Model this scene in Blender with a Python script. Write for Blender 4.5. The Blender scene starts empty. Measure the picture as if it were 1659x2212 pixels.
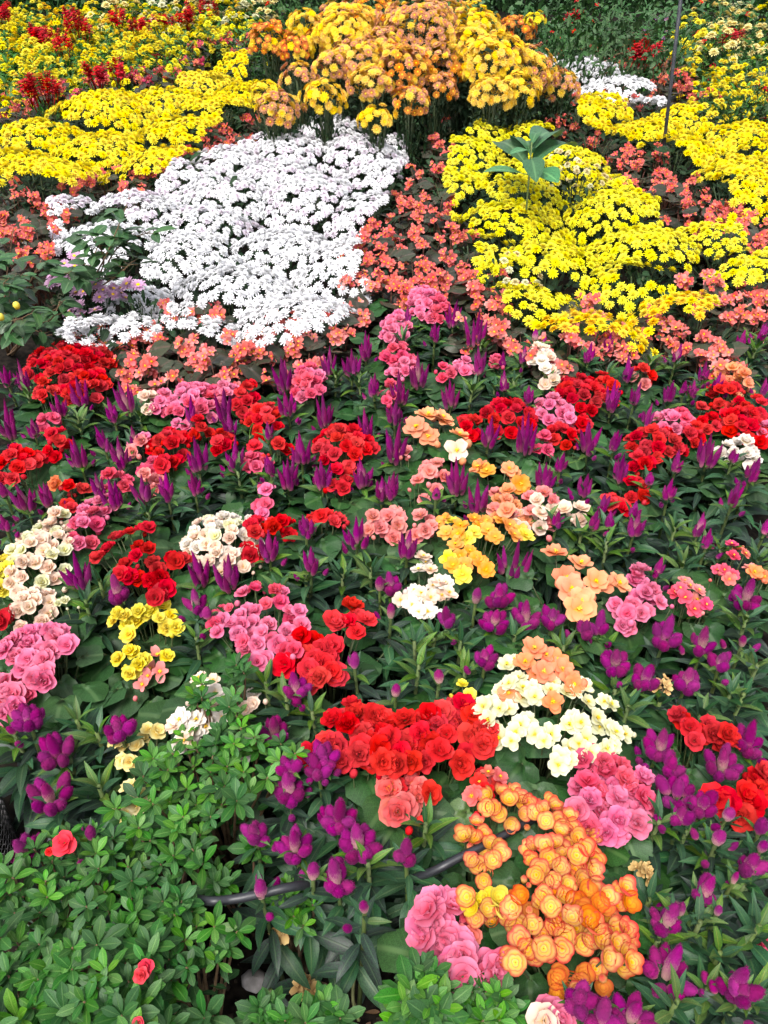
import bpy, math, random
import numpy as np
from mathutils import Vector, Quaternion, Matrix, Euler

random.seed(7); rng = np.random.default_rng(7)
R = math.radians
scene = bpy.context.scene
COL = scene.collection

# ------------------------------------------------------------------ camera
CAM_H, PITCH = 1.55, 38.0
FPX, CX, CY = 1779.0, 829.5, 1106.0            # photograph measured on a 1659 x 2212 grid
cam = bpy.data.cameras.new('camera'); camo = bpy.data.objects.new('camera', cam); COL.objects.link(camo)
camo.location = (0, 0, CAM_H); camo.rotation_euler = (R(90 - PITCH), 0, 0)
cam.sensor_fit = 'VERTICAL'; cam.sensor_height = 24.0
cam.lens = 12.0 * FPX / CY
cam.clip_start = 0.02; cam.clip_end = 500
scene.camera = camo

# ------------------------------------------------------------------ sky, sun, exposure (bright overcast)
SUN_EL, SUN_AZ = 62.0, 205.0                    # azimuth clockwise from +Y: sun high behind the left shoulder
w = bpy.data.worlds.new('World'); scene.world = w; w.use_nodes = True
nt = w.node_tree; nt.nodes.clear()
sky = nt.nodes.new('ShaderNodeTexSky'); sky.sky_type = 'NISHITA'; sky.sun_disc = False
sky.sun_elevation = R(SUN_EL); sky.sun_rotation = R(SUN_AZ); sky.air_density = 1.0; sky.dust_density = 4.0
hs = nt.nodes.new('ShaderNodeHueSaturation'); hs.inputs['Saturation'].default_value = 0.35
bg = nt.nodes.new('ShaderNodeBackground'); bg.inputs['Strength'].default_value = 0.13
wo = nt.nodes.new('ShaderNodeOutputWorld')
nt.links.new(sky.outputs[0], hs.inputs['Color']); nt.links.new(hs.outputs[0], bg.inputs[0]); nt.links.new(bg.outputs[0], wo.inputs[0])
sl = bpy.data.lights.new('sun', 'SUN'); sl.energy = 1.5; sl.angle = R(25); sl.color = (1.0, 0.97, 0.92)
so = bpy.data.objects.new('sun', sl); COL.objects.link(so)
el, az = R(SUN_EL), R(SUN_AZ)
sdir = Vector((math.sin(az) * math.cos(el), math.cos(az) * math.cos(el), math.sin(el)))
so.rotation_euler = (-sdir).to_track_quat('-Z', 'Y').to_euler(); so.location = sdir * 20
scene.view_settings.view_transform = 'Standard'; scene.view_settings.look = 'None'
scene.view_settings.gamma = 1.0; scene.view_settings.use_curve_mapping = False
scene.view_settings.exposure = 1.2
scene.cycles.max_bounces = 4; scene.cycles.diffuse_bounces = 2; scene.cycles.use_adaptive_sampling = True; scene.cycles.adaptive_threshold = 0.03; scene.cycles.glossy_bounces = 2; scene.cycles.transmission_bounces = 3

# ------------------------------------------------------------------ pixel -> place
SP, CP = math.sin(R(PITCH)), math.cos(R(PITCH))
def ray(px, py):
    dx = (px - CX) / FPX; up = (CY - py) / FPX
    return dx, CP + SP * up, -SP + CP * up
def at(px, py, z):
    """point at height z seen at the pixel, and metres per pixel there"""
    x, y, dz = ray(px, py); t = (z - CAM_H) / dz
    return Vector((x * t, y * t, z)), t / FPX
def at_y(px, py, Y):
    x, y, dz = ray(px, py); t = Y / y
    return Vector((x * t, Y, CAM_H + dz * t)), t / FPX
TILE = {'A': (0, 0), 'B': (829.5, 0), 'C': (0, 553), 'D': (829.5, 553), 'E': (0, 1106), 'F': (829.5, 1106), 'G': (0, 1659), 'H': (829.5, 1659)}
def tz(t, x, y):
    o = TILE[t]; return o[0] + x / 2, o[1] + y / 2

# ------------------------------------------------------------------ mesh builder
class MB:
    def __init__(s): s.v = []; s.f = []; s.uv = []; s.m = []; s.n = 0
    def add(s, v, f, uv, mat=0):
        b = s.n; s.v.extend(v); s.uv.extend(uv); s.n += len(v)
        s.f.extend([tuple(i + b for i in q) for q in f]); s.m.extend([mat] * len(f))
    def merge(s, o, M, mat=None):
        Mv = [tuple(M @ Vector(p)) for p in o.v]
        b = s.n; s.v.extend(Mv); s.uv.extend(o.uv); s.n += len(Mv)
        s.f.extend([tuple(i + b for i in q) for q in o.f]); s.m.extend(o.m if mat is None else [mat] * len(o.f))
    def mesh(s, name, mats, smooth=True):
        me = bpy.data.meshes.new(name); me.from_pydata(s.v, [], s.f)
        for m in (mats if isinstance(mats, (list, tuple)) else [mats]): me.materials.append(m)
        uvl = me.uv_layers.new(name='UVMap')
        idx = np.empty(len(me.loops), dtype=np.int32); me.loops.foreach_get('vertex_index', idx)
        uvl.data.foreach_set('uv', np.asarray(s.uv, dtype=np.float32)[idx].ravel())
        me.polygons.foreach_set('material_index', np.asarray(s.m, dtype=np.int32))
        if smooth: me.polygons.foreach_set('use_smooth', np.ones(len(me.polygons), dtype=bool))
        me.update(); return me

def blade(mb, L, W, prof, yaw=0, tilt=0, curl=0, cup=0, fold=0, r0=0, z0=0, nv=4, nu=2, roll=0, wav=0, mat=0, twist=0):
    """one petal or leaf: runs out along +X from (r0,z0), tilt = rise angle, curl = bend over its length"""
    vs, fs, uv = [], [], []
    x, z = r0, z0; a = tilt; cy, sy = math.cos(yaw), math.sin(yaw)
    for i in range(nv + 1):
        t = i / nv
        if i: x += math.cos(a) * L / nv; z += math.sin(a) * L / nv; a += curl / nv
        hw = W * 0.5 * prof(t)
        for j in range(nu + 1):
            u = -1 + 2 * j / nu
            lift = cup * W * u * u * (0.3 + 0.7 * t) + fold * hw * abs(u) + wav * W * math.sin(7 * t + 2.1 * u) * abs(u)
            yy = u * hw; zz = lift
            if roll or twist:
                rr = roll + twist * t; yy, zz = yy * math.cos(rr) - zz * math.sin(rr), yy * math.sin(rr) + zz * math.cos(rr)
            px = x - math.sin(a) * zz; pz = z + math.cos(a) * zz
            vs.append((px * cy - yy * sy, px * sy + yy * cy, pz)); uv.append((j / nu, t))
    n = nu + 1
    for i in range(nv):
        for j in range(nu): fs.append((i * n + j, i * n + j + 1, (i + 1) * n + j + 1, (i + 1) * n + j))
    mb.add(vs, fs, uv, mat)

def tube(mb, pts, r, k=5, mat=0):
    pts = [Vector(p) for p in pts]; vs, fs, uv = [], [], []
    for i, p in enumerate(pts):
        d = (pts[min(i + 1, len(pts) - 1)] - pts[max(i - 1, 0)]).normalized()
        a = d.orthogonal().normalized() if i == 0 else (pa - d * pa.dot(d)).normalized()
        pa = a; b = d.cross(a); rr = r(i / (len(pts) - 1)) if callable(r) else r
        for j in range(k):
            th = 2 * math.pi * j / k; q = p + (a * math.cos(th) + b * math.sin(th)) * rr
            vs.append(tuple(q)); uv.append((j / k, i / (len(pts) - 1)))
    for i in range(len(pts) - 1):
        for j in range(k): fs.append((i * k + j, i * k + (j + 1) % k, (i + 1) * k + (j + 1) % k, (i + 1) * k + j))
    fs.append(tuple(range(k - 1, -1, -1))); fs.append(tuple((len(pts) - 1) * k + j for j in range(k)))
    mb.add(vs, fs, uv, mat)

def ball(mb, c, rx, rz, k=7, rings=4, mat=0, bump=0.0):
    vs, fs, uv = [], [], []
    for i in range(rings + 1):
        ph = math.pi * i / rings
        for j in range(k):
            th = 2 * math.pi * j / k; q = 1 + random.uniform(-bump, bump)
            vs.append((c[0] + rx * q * math.sin(ph) * math.cos(th), c[1] + rx * q * math.sin(ph) * math.sin(th), c[2] - rz * q * math.cos(ph))); uv.append((j / k, i / rings))
    for i in range(rings):
        for j in range(k): fs.append((i * k + j, i * k + (j + 1) % k, (i + 1) * k + (j + 1) % k, (i + 1) * k + j))
    mb.add(vs, fs, uv, mat)

def scatter(tmpls, xforms):
    """join many copies of small templates; xforms = (template index, 4x4 matrix)"""
    out = MB(); V = []; 
    T = [(np.asarray(t.v), t.f, t.uv, t.m) for t in tmpls]
    for k, M in xforms:
        v, f, uv, m = T[k]; A = np.asarray(M)
        p = v @ A[:3, :3].T + A[:3, 3]
        b = out.n; out.v.extend(map(tuple, p)); out.uv.extend(uv); out.n += len(v)
        out.f.extend([tuple(i + b for i in q) for q in f]); out.m.extend(m)
    return out

# ------------------------------------------------------------------ materials
def new_mat(name):
    m = bpy.data.materials.new(name); m.use_nodes = True; m.node_tree.nodes.clear(); return m, m.node_tree.nodes, m.node_tree.links
def out_mix(N, Lk, colour, rough, trans, spec=0.3, sheen=0.0, bump=None, sheen_tint=None):
    p = N.new('ShaderNodeBsdfPrincipled'); p.inputs['Roughness'].default_value = rough
    p.inputs['Specular IOR Level'].default_value = spec
    if sheen: p.inputs['Sheen Weight'].default_value = sheen; p.inputs['Sheen Roughness'].default_value = 0.45; p.inputs['Sheen Tint'].default_value = (0.9, 0.35, 0.75, 1)
    Lk.new(colour, p.inputs['Base Color'])
    if bump: Lk.new(bump, p.inputs['Normal'])
    o = N.new('ShaderNodeOutputMaterial')
    if trans:
        t = N.new('ShaderNodeBsdfTranslucent'); Lk.new(colour, t.inputs['Color'])
        x = N.new('ShaderNodeMixShader'); x.inputs[0].default_value = trans
        Lk.new(p.outputs[0], x.inputs[1]); Lk.new(t.outputs[0], x.inputs[2]); Lk.new(x.outputs[0], o.inputs[0])
    else: Lk.new(p.outputs[0], o.inputs[0])
def vary(N, Lk, col, dh, ds, dv):
    oi = N.new('ShaderNodeObjectInfo'); h = N.new('ShaderNodeHueSaturation')
    def rng_node(lo, hi, mul):
        m = N.new('ShaderNodeMath'); m.operation = 'MULTIPLY'; m.inputs[1].default_value = mul; Lk.new(oi.outputs['Random'], m.inputs[0])
        f = N.new('ShaderNodeMath'); f.operation = 'FRACT'; Lk.new(m.outputs[0], f.inputs[0])
        r = N.new('ShaderNodeMapRange'); r.inputs['To Min'].default_value = lo; r.inputs['To Max'].default_value = hi
        Lk.new(f.outputs[0], r.inputs['Value']); return r.outputs[0]
    Lk.new(rng_node(0.5 - dh, 0.5 + dh, 7.13), h.inputs['Hue']); Lk.new(rng_node(1 - ds, 1 + ds * 0.3, 13.7), h.inputs['Saturation'])
    Lk.new(rng_node(1 - dv, 1 + dv, 29.3), h.inputs['Value']); Lk.new(col, h.inputs['Color']); return h.outputs[0]
def ramp(N, Lk, fac, stops):
    r = N.new('ShaderNodeValToRGB'); e = r.color_ramp.elements
    e[0].position, e[0].color = stops[0][0], (*stops[0][1], 1); e[1].position, e[1].color = stops[-1][0], (*stops[-1][1], 1)
    for p, c in stops[1:-1]: n = e.new(p); n.color = (*c, 1)
    Lk.new(fac, r.inputs[0]); return r.outputs[0]
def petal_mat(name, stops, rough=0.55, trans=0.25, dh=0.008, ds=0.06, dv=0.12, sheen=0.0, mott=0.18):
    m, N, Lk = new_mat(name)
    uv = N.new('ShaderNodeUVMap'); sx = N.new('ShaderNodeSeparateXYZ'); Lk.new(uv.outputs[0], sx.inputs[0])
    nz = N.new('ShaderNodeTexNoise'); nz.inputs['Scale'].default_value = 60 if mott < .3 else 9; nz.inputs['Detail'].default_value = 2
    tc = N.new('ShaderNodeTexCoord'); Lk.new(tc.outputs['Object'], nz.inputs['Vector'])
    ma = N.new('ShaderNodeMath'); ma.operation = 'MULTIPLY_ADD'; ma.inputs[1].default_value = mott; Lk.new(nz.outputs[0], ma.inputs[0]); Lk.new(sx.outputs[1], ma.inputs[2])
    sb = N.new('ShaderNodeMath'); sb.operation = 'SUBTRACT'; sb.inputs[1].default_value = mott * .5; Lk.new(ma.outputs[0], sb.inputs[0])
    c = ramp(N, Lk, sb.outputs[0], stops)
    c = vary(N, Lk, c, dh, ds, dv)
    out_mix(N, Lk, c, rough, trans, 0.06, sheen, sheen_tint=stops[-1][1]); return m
def leaf_mat(name, base, rib, rough=0.42, trans=0.12, dh=0.012, dv=0.3, blotch=None, spec=0.4, edge=None, vein=0.5):
    m, N, Lk = new_mat(name)
    uv = N.new('ShaderNodeUVMap'); sx = N.new('ShaderNodeSeparateXYZ'); Lk.new(uv.outputs[0], sx.inputs[0])
    tc = N.new('ShaderNodeTexCoord'); nz = N.new('ShaderNodeTexNoise'); nz.inputs['Scale'].default_value = 35; nz.inputs['Detail'].default_value = 3
    Lk.new(tc.outputs['Object'], nz.inputs['Vector'])
    b2 = blotch or tuple(c * 0.62 for c in base)
    c = ramp(N, Lk, nz.outputs[0], [(0.38, b2), (0.62, base)])
    # midrib, and side veins slanting away from it
    a = N.new('ShaderNodeMath'); a.operation = 'SUBTRACT'; a.inputs[1].default_value = 0.5; Lk.new(sx.outputs[0], a.inputs[0])
    ab = N.new('ShaderNodeMath'); ab.operation = 'ABSOLUTE'; Lk.new(a.outputs[0], ab.inputs[0])
    mr = N.new('ShaderNodeMapRange'); mr.inputs['From Min'].default_value = 0.025; mr.inputs['From Max'].default_value = 0.075
    mr.inputs['To Min'].default_value = 0.8; mr.inputs['To Max'].default_value = 0.0; Lk.new(ab.outputs[0], mr.inputs['Value'])
    v1 = N.new('ShaderNodeMath'); v1.operation = 'MULTIPLY_ADD'; v1.inputs[1].default_value = -1.0; Lk.new(ab.outputs[0], v1.inputs[0]); Lk.new(sx.outputs[1], v1.inputs[2])
    v2 = N.new('ShaderNodeMath'); v2.operation = 'MULTIPLY'; v2.inputs[1].default_value = 44; Lk.new(v1.outputs[0], v2.inputs[0])
    v3 = N.new('ShaderNodeMath'); v3.operation = 'SINE'; Lk.new(v2.outputs[0], v3.inputs[0])
    v4 = N.new('ShaderNodeMapRange'); v4.inputs['From Min'].default_value = 0.75; v4.inputs['From Max'].default_value = 1.0; v4.inputs['To Max'].default_value = 0.4 * vein; Lk.new(v3.outputs[0], v4.inputs['Value'])
    mx = N.new('ShaderNodeMath'); mx.operation = 'MAXIMUM'; Lk.new(mr.outputs[0], mx.inputs[0]); Lk.new(v4.outputs[0], mx.inputs[1])
    mix = N.new('ShaderNodeMix'); mix.data_type = 'RGBA'; Lk.new(mx.outputs[0], mix.inputs['Factor']); Lk.new(c, mix.inputs[6]); mix.inputs[7].default_value = (*rib, 1)
    c = mix.outputs[2]
    if edge:
        e2 = N.new('ShaderNodeMapRange'); e2.inputs['From Min'].default_value = 0.38; e2.inputs['From Max'].default_value = 0.5; e2.inputs['To Max'].default_value = 0.8; Lk.new(ab.outputs[0], e2.inputs['Value'])
        mix = N.new('ShaderNodeMix'); mix.data_type = 'RGBA'; Lk.new(e2.outputs[0], mix.inputs['Factor']); Lk.new(c, mix.inputs[6]); mix.inputs[7].default_value = (*edge, 1); c = mix.outputs[2]
    bp = N.new('ShaderNodeBump'); bp.inputs['Strength'].default_value = 0.35; bp.inputs['Distance'].default_value = 0.001; Lk.new(mx.outputs[0], bp.inputs['Height']); bp.invert = True
    c = vary(N, Lk, c, dh, 0.2, dv)
    out_mix(N, Lk, c, rough, trans, spec, bump=bp.outputs[0]); return m
def plain_mat(name, a, b, scale=30, rough=0.8, dv=0.15, spec=0.3, sheen=0):
    m, N, Lk = new_mat(name)
    tc = N.new('ShaderNodeTexCoord'); nz = N.new('ShaderNodeTexNoise'); nz.inputs['Scale'].default_value = scale; nz.inputs['Detail'].default_value = 5
    Lk.new(tc.outputs['Object'], nz.inputs['Vector']); c = ramp(N, Lk, nz.outputs[0], [(0.35, a), (0.65, b)])
    bp = N.new('ShaderNodeBump'); bp.inputs['Strength'].default_value = 0.4; bp.inputs['Distance'].default_value = 0.003; Lk.new(nz.outputs[0], bp.inputs['Height'])
    c = vary(N, Lk, c, 0.01, 0.1, dv); out_mix(N, Lk, c, rough, 0, spec, sheen, bump=bp.outputs[0]); return m

M = {}
def P(n, *st, **k): M[n] = petal_mat(n, list(st), **k)
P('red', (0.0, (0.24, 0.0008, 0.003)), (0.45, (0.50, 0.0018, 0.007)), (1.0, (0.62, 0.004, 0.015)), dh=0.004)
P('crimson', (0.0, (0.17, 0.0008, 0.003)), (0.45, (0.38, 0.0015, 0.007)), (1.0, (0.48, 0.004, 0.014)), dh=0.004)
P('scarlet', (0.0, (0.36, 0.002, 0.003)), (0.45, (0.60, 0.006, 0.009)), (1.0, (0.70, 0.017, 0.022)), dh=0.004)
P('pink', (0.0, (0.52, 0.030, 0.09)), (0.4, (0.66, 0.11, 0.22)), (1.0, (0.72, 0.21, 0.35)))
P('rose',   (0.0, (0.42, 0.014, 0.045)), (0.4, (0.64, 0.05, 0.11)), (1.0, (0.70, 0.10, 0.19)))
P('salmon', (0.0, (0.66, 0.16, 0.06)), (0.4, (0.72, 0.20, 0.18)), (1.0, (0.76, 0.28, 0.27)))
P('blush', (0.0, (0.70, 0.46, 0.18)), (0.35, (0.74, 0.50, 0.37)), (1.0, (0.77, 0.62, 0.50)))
P('cream', (0.0, (0.62, 0.52, 0.08)), (0.35, (0.68, 0.66, 0.34)), (1.0, (0.72, 0.71, 0.52)))
P('ivory', (0.0, (0.68, 0.52, 0.28)), (0.35, (0.72, 0.64, 0.54)), (1.0, (0.75, 0.68, 0.62)))
P('yellow', (0.0, (0.66, 0.40, 0.004)), (0.4, (0.76, 0.60, 0.02)), (1.0, (0.80, 0.70, 0.10)))
P('paleyellow', (0.0, (0.70, 0.46, 0.08)), (0.4, (0.80, 0.62, 0.18)), (1.0, (0.82, 0.74, 0.35)))
P('apricot',(0.0, (0.78, 0.32, 0.004)), (0.4, (0.78, 0.30, 0.02)), (1.0, (0.80, 0.35, 0.07)))
P('picotee', (0.0, (0.84, 0.36, 0.003)), (0.30, (0.82, 0.44, 0.03)), (0.58, (0.80, 0.42, 0.13)), (0.76, (0.72, 0.18, 0.08)), (1.0, (0.62, 0.06, 0.035)), trans=0.3, mott=0.26, dh=0.012, dv=0.14)
P('tangerine', (0.0, (0.76, 0.30, 0.004)), (0.55, (0.74, 0.26, 0.02)), (1.0, (0.64, 0.08, 0.02)))
P('peach',  (0.0, (0.80, 0.34, 0.01)), (0.25, (0.76, 0.25, 0.09)), (1.0, (0.78, 0.33, 0.17)))
P('orange', (0.0, (0.80, 0.35, 0.02)), (0.25, (0.78, 0.19, 0.06)), (1.0, (0.80, 0.26, 0.12)))
P('coral', (0.0, (0.66, 0.24, 0.03)), (0.25, (0.64, 0.085, 0.070)), (1.0, (0.70, 0.17, 0.15)))
P('mumwhite', (0.0, (0.66, 0.66, 0.60)), (0.35, (0.82, 0.82, 0.83)), (1.0, (0.84, 0.83, 0.85)), ds=0.0, dv=0.04, dh=0)
P('mumlilac', (0.0, (0.60, 0.50, 0.45)), (0.35, (0.76, 0.68, 0.76)), (1.0, (0.80, 0.73, 0.80)), ds=0.2, dv=0.05)
P('mumyellow', (0.0, (0.66, 0.36, 0.002)), (0.35, (0.84, 0.66, 0.003)), (1.0, (0.87, 0.74, 0.006)), dv=0.06)
P('mumlemon', (0.0, (0.66, 0.44, 0.002)), (0.35, (0.82, 0.72, 0.004)), (1.0, (0.86, 0.80, 0.02)), dv=0.06)
P('mumamber', (0.0, (0.66, 0.30, 0.002)), (0.35, (0.84, 0.52, 0.004)), (1.0, (0.86, 0.60, 0.01)), dv=0.06)
P('mumgold', (0.0, (0.80, 0.48, 0.01)), (0.35, (0.84, 0.48, 0.02)), (1.0, (0.85, 0.60, 0.10)), dv=0.12, trans=0.35)
P('mumbronze', (0.0, (0.80, 0.44, 0.01)), (0.3, (0.58, 0.20, 0.05)), (1.0, (0.68, 0.35, 0.20)), dv=0.16, trans=0.35)
P('mumrust', (0.0, (0.76, 0.36, 0.01)), (0.3, (0.60, 0.18, 0.01)), (1.0, (0.66, 0.24, 0.02)), dv=0.18)
P('wilt',  (0.0, (0.45, 0.28, 0.10)), (0.4, (0.62, 0.50, 0.22)), (1.0, (0.70, 0.62, 0.38)))
P('mauve', (0.0, (0.45, 0.20, 0.30)), (0.3, (0.50, 0.25, 0.42)), (1.0, (0.60, 0.38, 0.55)))
P('violet', (0.0, (0.25, 0.10, 0.25)), (0.3, (0.26, 0.09, 0.30)), (1.0, (0.36, 0.16, 0.40)))
P('disc', (0.0, (0.70, 0.36, 0.01)), (0.5, (0.80, 0.48, 0.01)), (1.0, (0.82, 0.56, 0.02)), trans=0)
P('dried', (0.0, (0.20, 0.10, 0.04)), (0.5, (0.45, 0.28, 0.10)), (1.0, (0.55, 0.38, 0.16)), trans=0.1)
P('celosia', (0.0, (0.42, 0.20, 0.20)), (0.16, (0.38, 0.08, 0.18)), (0.34, (0.235, 0.004, 0.135)), (1.0, (0.185, 0.0015, 0.092)), rough=0.8, trans=0.10, dv=0.28, dh=0.014, sheen=0.10, mott=0.40)
P('celosia_old', (0.0, (0.46, 0.32, 0.24)), (0.40, (0.40, 0.16, 0.20)), (0.62, (0.25, 0.014, 0.14)), (1.0, (0.185, 0.0015, 0.095)), rough=0.8, trans=0.10, dv=0.2, dh=0.014, sheen=0.10, mott=0.75)
M['celosia_leaf'] = leaf_mat('celosia_leaf', (0.025, 0.090, 0.030), (0.065, 0.13, 0.045), blotch=(0.015, 0.055, 0.024), rough=0.45, spec=0.3)
M['celosia_dark'] = leaf_mat('celosia_dark', (0.016, 0.050, 0.024), (0.045, 0.085, 0.04), blotch=(0.017, 0.020, 0.022), rough=0.42, spec=0.3)
M['celosia_young'] = leaf_mat('celosia_young', (0.065, 0.155, 0.018), (0.15, 0.19, 0.03), rough=0.45, spec=0.25)
M['celosia_stem'] = plain_mat('celosia_stem', (0.08, 0.13, 0.03), (0.12, 0.15, 0.05), 40, 0.55)
M['begonia_leaf'] = leaf_mat('begonia_leaf', (0.024, 0.082, 0.018), (0.055, 0.12, 0.035), rough=0.45, spec=0.25)
M['begonia_light'] = leaf_mat('begonia_light', (0.10, 0.22, 0.04), (0.17, 0.28, 0.08), rough=0.42, trans=0.2)
M['begonia_stem'] = plain_mat('begonia_stem', (0.06, 0.07, 0.025), (0.06, 0.09, 0.03), 40, 0.5)
M['bronze_leaf'] = leaf_mat('bronze_leaf', (0.028, 0.048, 0.024), (0.07, 0.05, 0.035), blotch=(0.034, 0.026, 0.015), rough=0.42, spec=0.3, edge=(0.08, 0.022, 0.018), trans=0.05)
M['bronze_stem'] = plain_mat('bronze_stem', (0.10, 0.03, 0.02), (0.16, 0.07, 0.04), 40, 0.5)
M['mum_leaf'] = leaf_mat('mum_leaf', (0.016, 0.046, 0.016), (0.035, 0.07, 0.03), rough=0.6, spec=0.2)
M['mum_stem'] = plain_mat('mum_stem', (0.025, 0.045, 0.018), (0.04, 0.06, 0.02), 40, 0.6)
M['azalea_leaf'] = leaf_mat('azalea_leaf', (0.034, 0.150, 0.014), (0.085, 0.21, 0.035), rough=0.45, trans=0.18, spec=0.22, vein=0.2)
M['azalea_young'] = leaf_mat('azalea_young', (0.070, 0.240, 0.014), (0.13, 0.28, 0.035), rough=0.45, trans=0.2, spec=0.22, vein=0.2)
M['azalea_old'] = leaf_mat('azalea_old', (0.024, 0.105, 0.016), (0.06, 0.15, 0.03), rough=0.45, trans=0.15, spec=0.2, vein=0.2)
M['twig'] = plain_mat('twig', (0.10, 0.055, 0.03), (0.17, 0.11, 0.06), 60, 0.8)
M['rose_leaf'] = leaf_mat('rose_leaf', (0.040, 0.115, 0.034), (0.09, 0.16, 0.06), rough=0.38)
M['rose_light'] = leaf_mat('rose_light', (0.12, 0.22, 0.05), (0.2, 0.3, 0.08), rough=0.4)
M['shoot_leaf'] = leaf_mat('shoot_leaf', (0.050, 0.180, 0.060), (0.12, 0.27, 0.10), rough=0.5, trans=0.15)
M['marigold_leaf'] = leaf_mat('marigold_leaf', (0.045, 0.17, 0.022), (0.08, 0.20, 0.04), rough=0.6, trans=0.2, spec=0.2)
M['hedge_leaf'] = leaf_mat('hedge_leaf', (0.030, 0.100, 0.018), (0.06, 0.13, 0.04), rough=0.5, spec=0.25)
M['dead_leaf'] = leaf_mat('dead_leaf', (0.22, 0.11, 0.045), (0.28, 0.17, 0.08), rough=0.8, trans=0.1, dv=0.35)
M['olive_leaf'] = leaf_mat('olive_leaf', (0.16, 0.17, 0.05), (0.24, 0.2, 0.08), rough=0.6, dv=0.3)
M['red_leaf'] = leaf_mat('red_leaf', (0.30, 0.05, 0.05), (0.36, 0.12, 0.10), rough=0.5, dv=0.2)
M['soil'] = plain_mat('soil', (0.003, 0.0022, 0.0016), (0.015, 0.011, 0.008), 55, 0.95, dv=0.0, spec=0.1)
M['crumb'] = plain_mat('crumb', (0.006, 0.004, 0.003), (0.045, 0.033, 0.023), 9, 0.95, dv=0.3, spec=0.1)
M['pebble'] = plain_mat('pebble', (0.22, 0.20, 0.19), (0.36, 0.33, 0.32), 50, 0.85)
M['hose'] = plain_mat('hose', (0.016, 0.017, 0.020), (0.024, 0.025, 0.030), 20, 0.42, dv=0.0, spec=0.5)
M['iron'] = plain_mat('iron', (0.020, 0.022, 0.028), (0.04, 0.042, 0.05), 40, 0.55)
M['net'] = plain_mat('net', (0.04, 0.04, 0.042), (0.20, 0.19, 0.19), 90, 0.6)
M['lawn'] = plain_mat('lawn', (0.03, 0.07, 0.02), (0.06, 0.11, 0.03), 8, 0.9, dv=0)

# ------------------------------------------------------------------ objects
THINGS = []
def tag(o, label=None, cat=None, group=None, kind=None):
    if label: o['label'] = label
    if cat: o['category'] = cat
    if group: o['group'] = group
    if kind: o['kind'] = kind
    return o
def thing(name, loc):
    o = bpy.data.objects.new(name, None); o.location = loc; o.empty_display_size = 0.05; COL.objects.link(o); return o
ZUP = Vector((0, 0, 1))
def quat(n, spin=0.0):
    return ZUP.rotation_difference(Vector(n).normalized()) @ Quaternion(ZUP, spin)
def put(mesh, name, parent, loc=(0, 0, 0), n=(0, 0, 1), spin=0.0, s=1.0):
    o = bpy.data.objects.new(name, mesh); o.parent = parent; o.location = loc
    o.rotation_euler = quat(n, spin).to_euler(); o.scale = s if hasattr(s, '__len__') else (s, s, s)
    COL.objects.link(o); return o
def putq(mesh, name, parent, loc, q, s=1.0):
    o = bpy.data.objects.new(name, mesh); o.parent = parent; o.location = loc; o.rotation_euler = q.to_euler()
    o.scale = s if hasattr(s, '__len__') else (s, s, s); COL.objects.link(o); return o
def aimq(yaw, tilt, roll=0.0):
    """orientation for a leaf whose mesh runs along +X: yaw round Z, tilt up, roll round its own axis"""
    return Quaternion(ZUP, yaw) @ Quaternion((0, 1, 0), -tilt) @ Quaternion((1, 0, 0), roll)
def mat4(loc, q, s): return Matrix.LocRotScale(Vector(loc), q, Vector((s, s, s)) if not hasattr(s, '__len__') else Vector(s))
U = random.uniform
def poisson(inside, bbox, d, tries=None, rnd=random):
    x0, x1, y0, y1 = bbox; cell = d / 1.4142; grid = {}; out = []
    n = tries or int(16 * (x1 - x0) * (y1 - y0) / (d * d)) + 20
    for _ in range(n):
        x, y = rnd.uniform(x0, x1), rnd.uniform(y0, y1)
        if not inside(x, y): continue
        gx, gy = int(x // cell), int(y // cell); ok = True
        for i in range(gx - 2, gx + 3):
            for j in range(gy - 2, gy + 3):
                p = grid.get((i, j))
                if p and (p[0] - x) ** 2 + (p[1] - y) ** 2 < d * d: ok = False; break
            if not ok: break
        if ok: grid[(gx, gy)] = (x, y); out.append((x, y))
    return out
def in_poly(poly):
    def f(x, y):
        c = False; j = len(poly) - 1
        for i in range(len(poly)):
            xi, yi = poly[i]; xj, yj = poly[j]
            if (yi > y) != (yj > y) and x < (xj - xi) * (y - yi) / (yj - yi) + xi: c = not c
            j = i
        return c
    return f

# profiles: half-width along the blade
rnd_petal = lambda t: (math.sin(math.pi * min(1, 0.12 + 0.80 * t)) ** 0.55) if t < 0.999 else 0.55
obov = lambda t: max(0.10, math.sin(math.pi * (t ** 1.5) * 0.97 + 0.06) ** 0.8) if t < 0.999 else 0.12
lance = lambda t: max(0.03, math.sin(math.pi * (0.06 + 0.94 * t ** 0.8)) ** 0.95) if t < 0.999 else 0.02
oval = lambda t: max(0.05, math.sin(math.pi * (0.08 + 0.90 * t ** 0.9)) ** 0.7) if t < 0.999 else 0.10
strap = lambda t: 0.45 + 0.55 * math.sin(math.pi * min(1, 0.1 + 0.75 * t)) if t < 0.999 else 0.45

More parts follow.
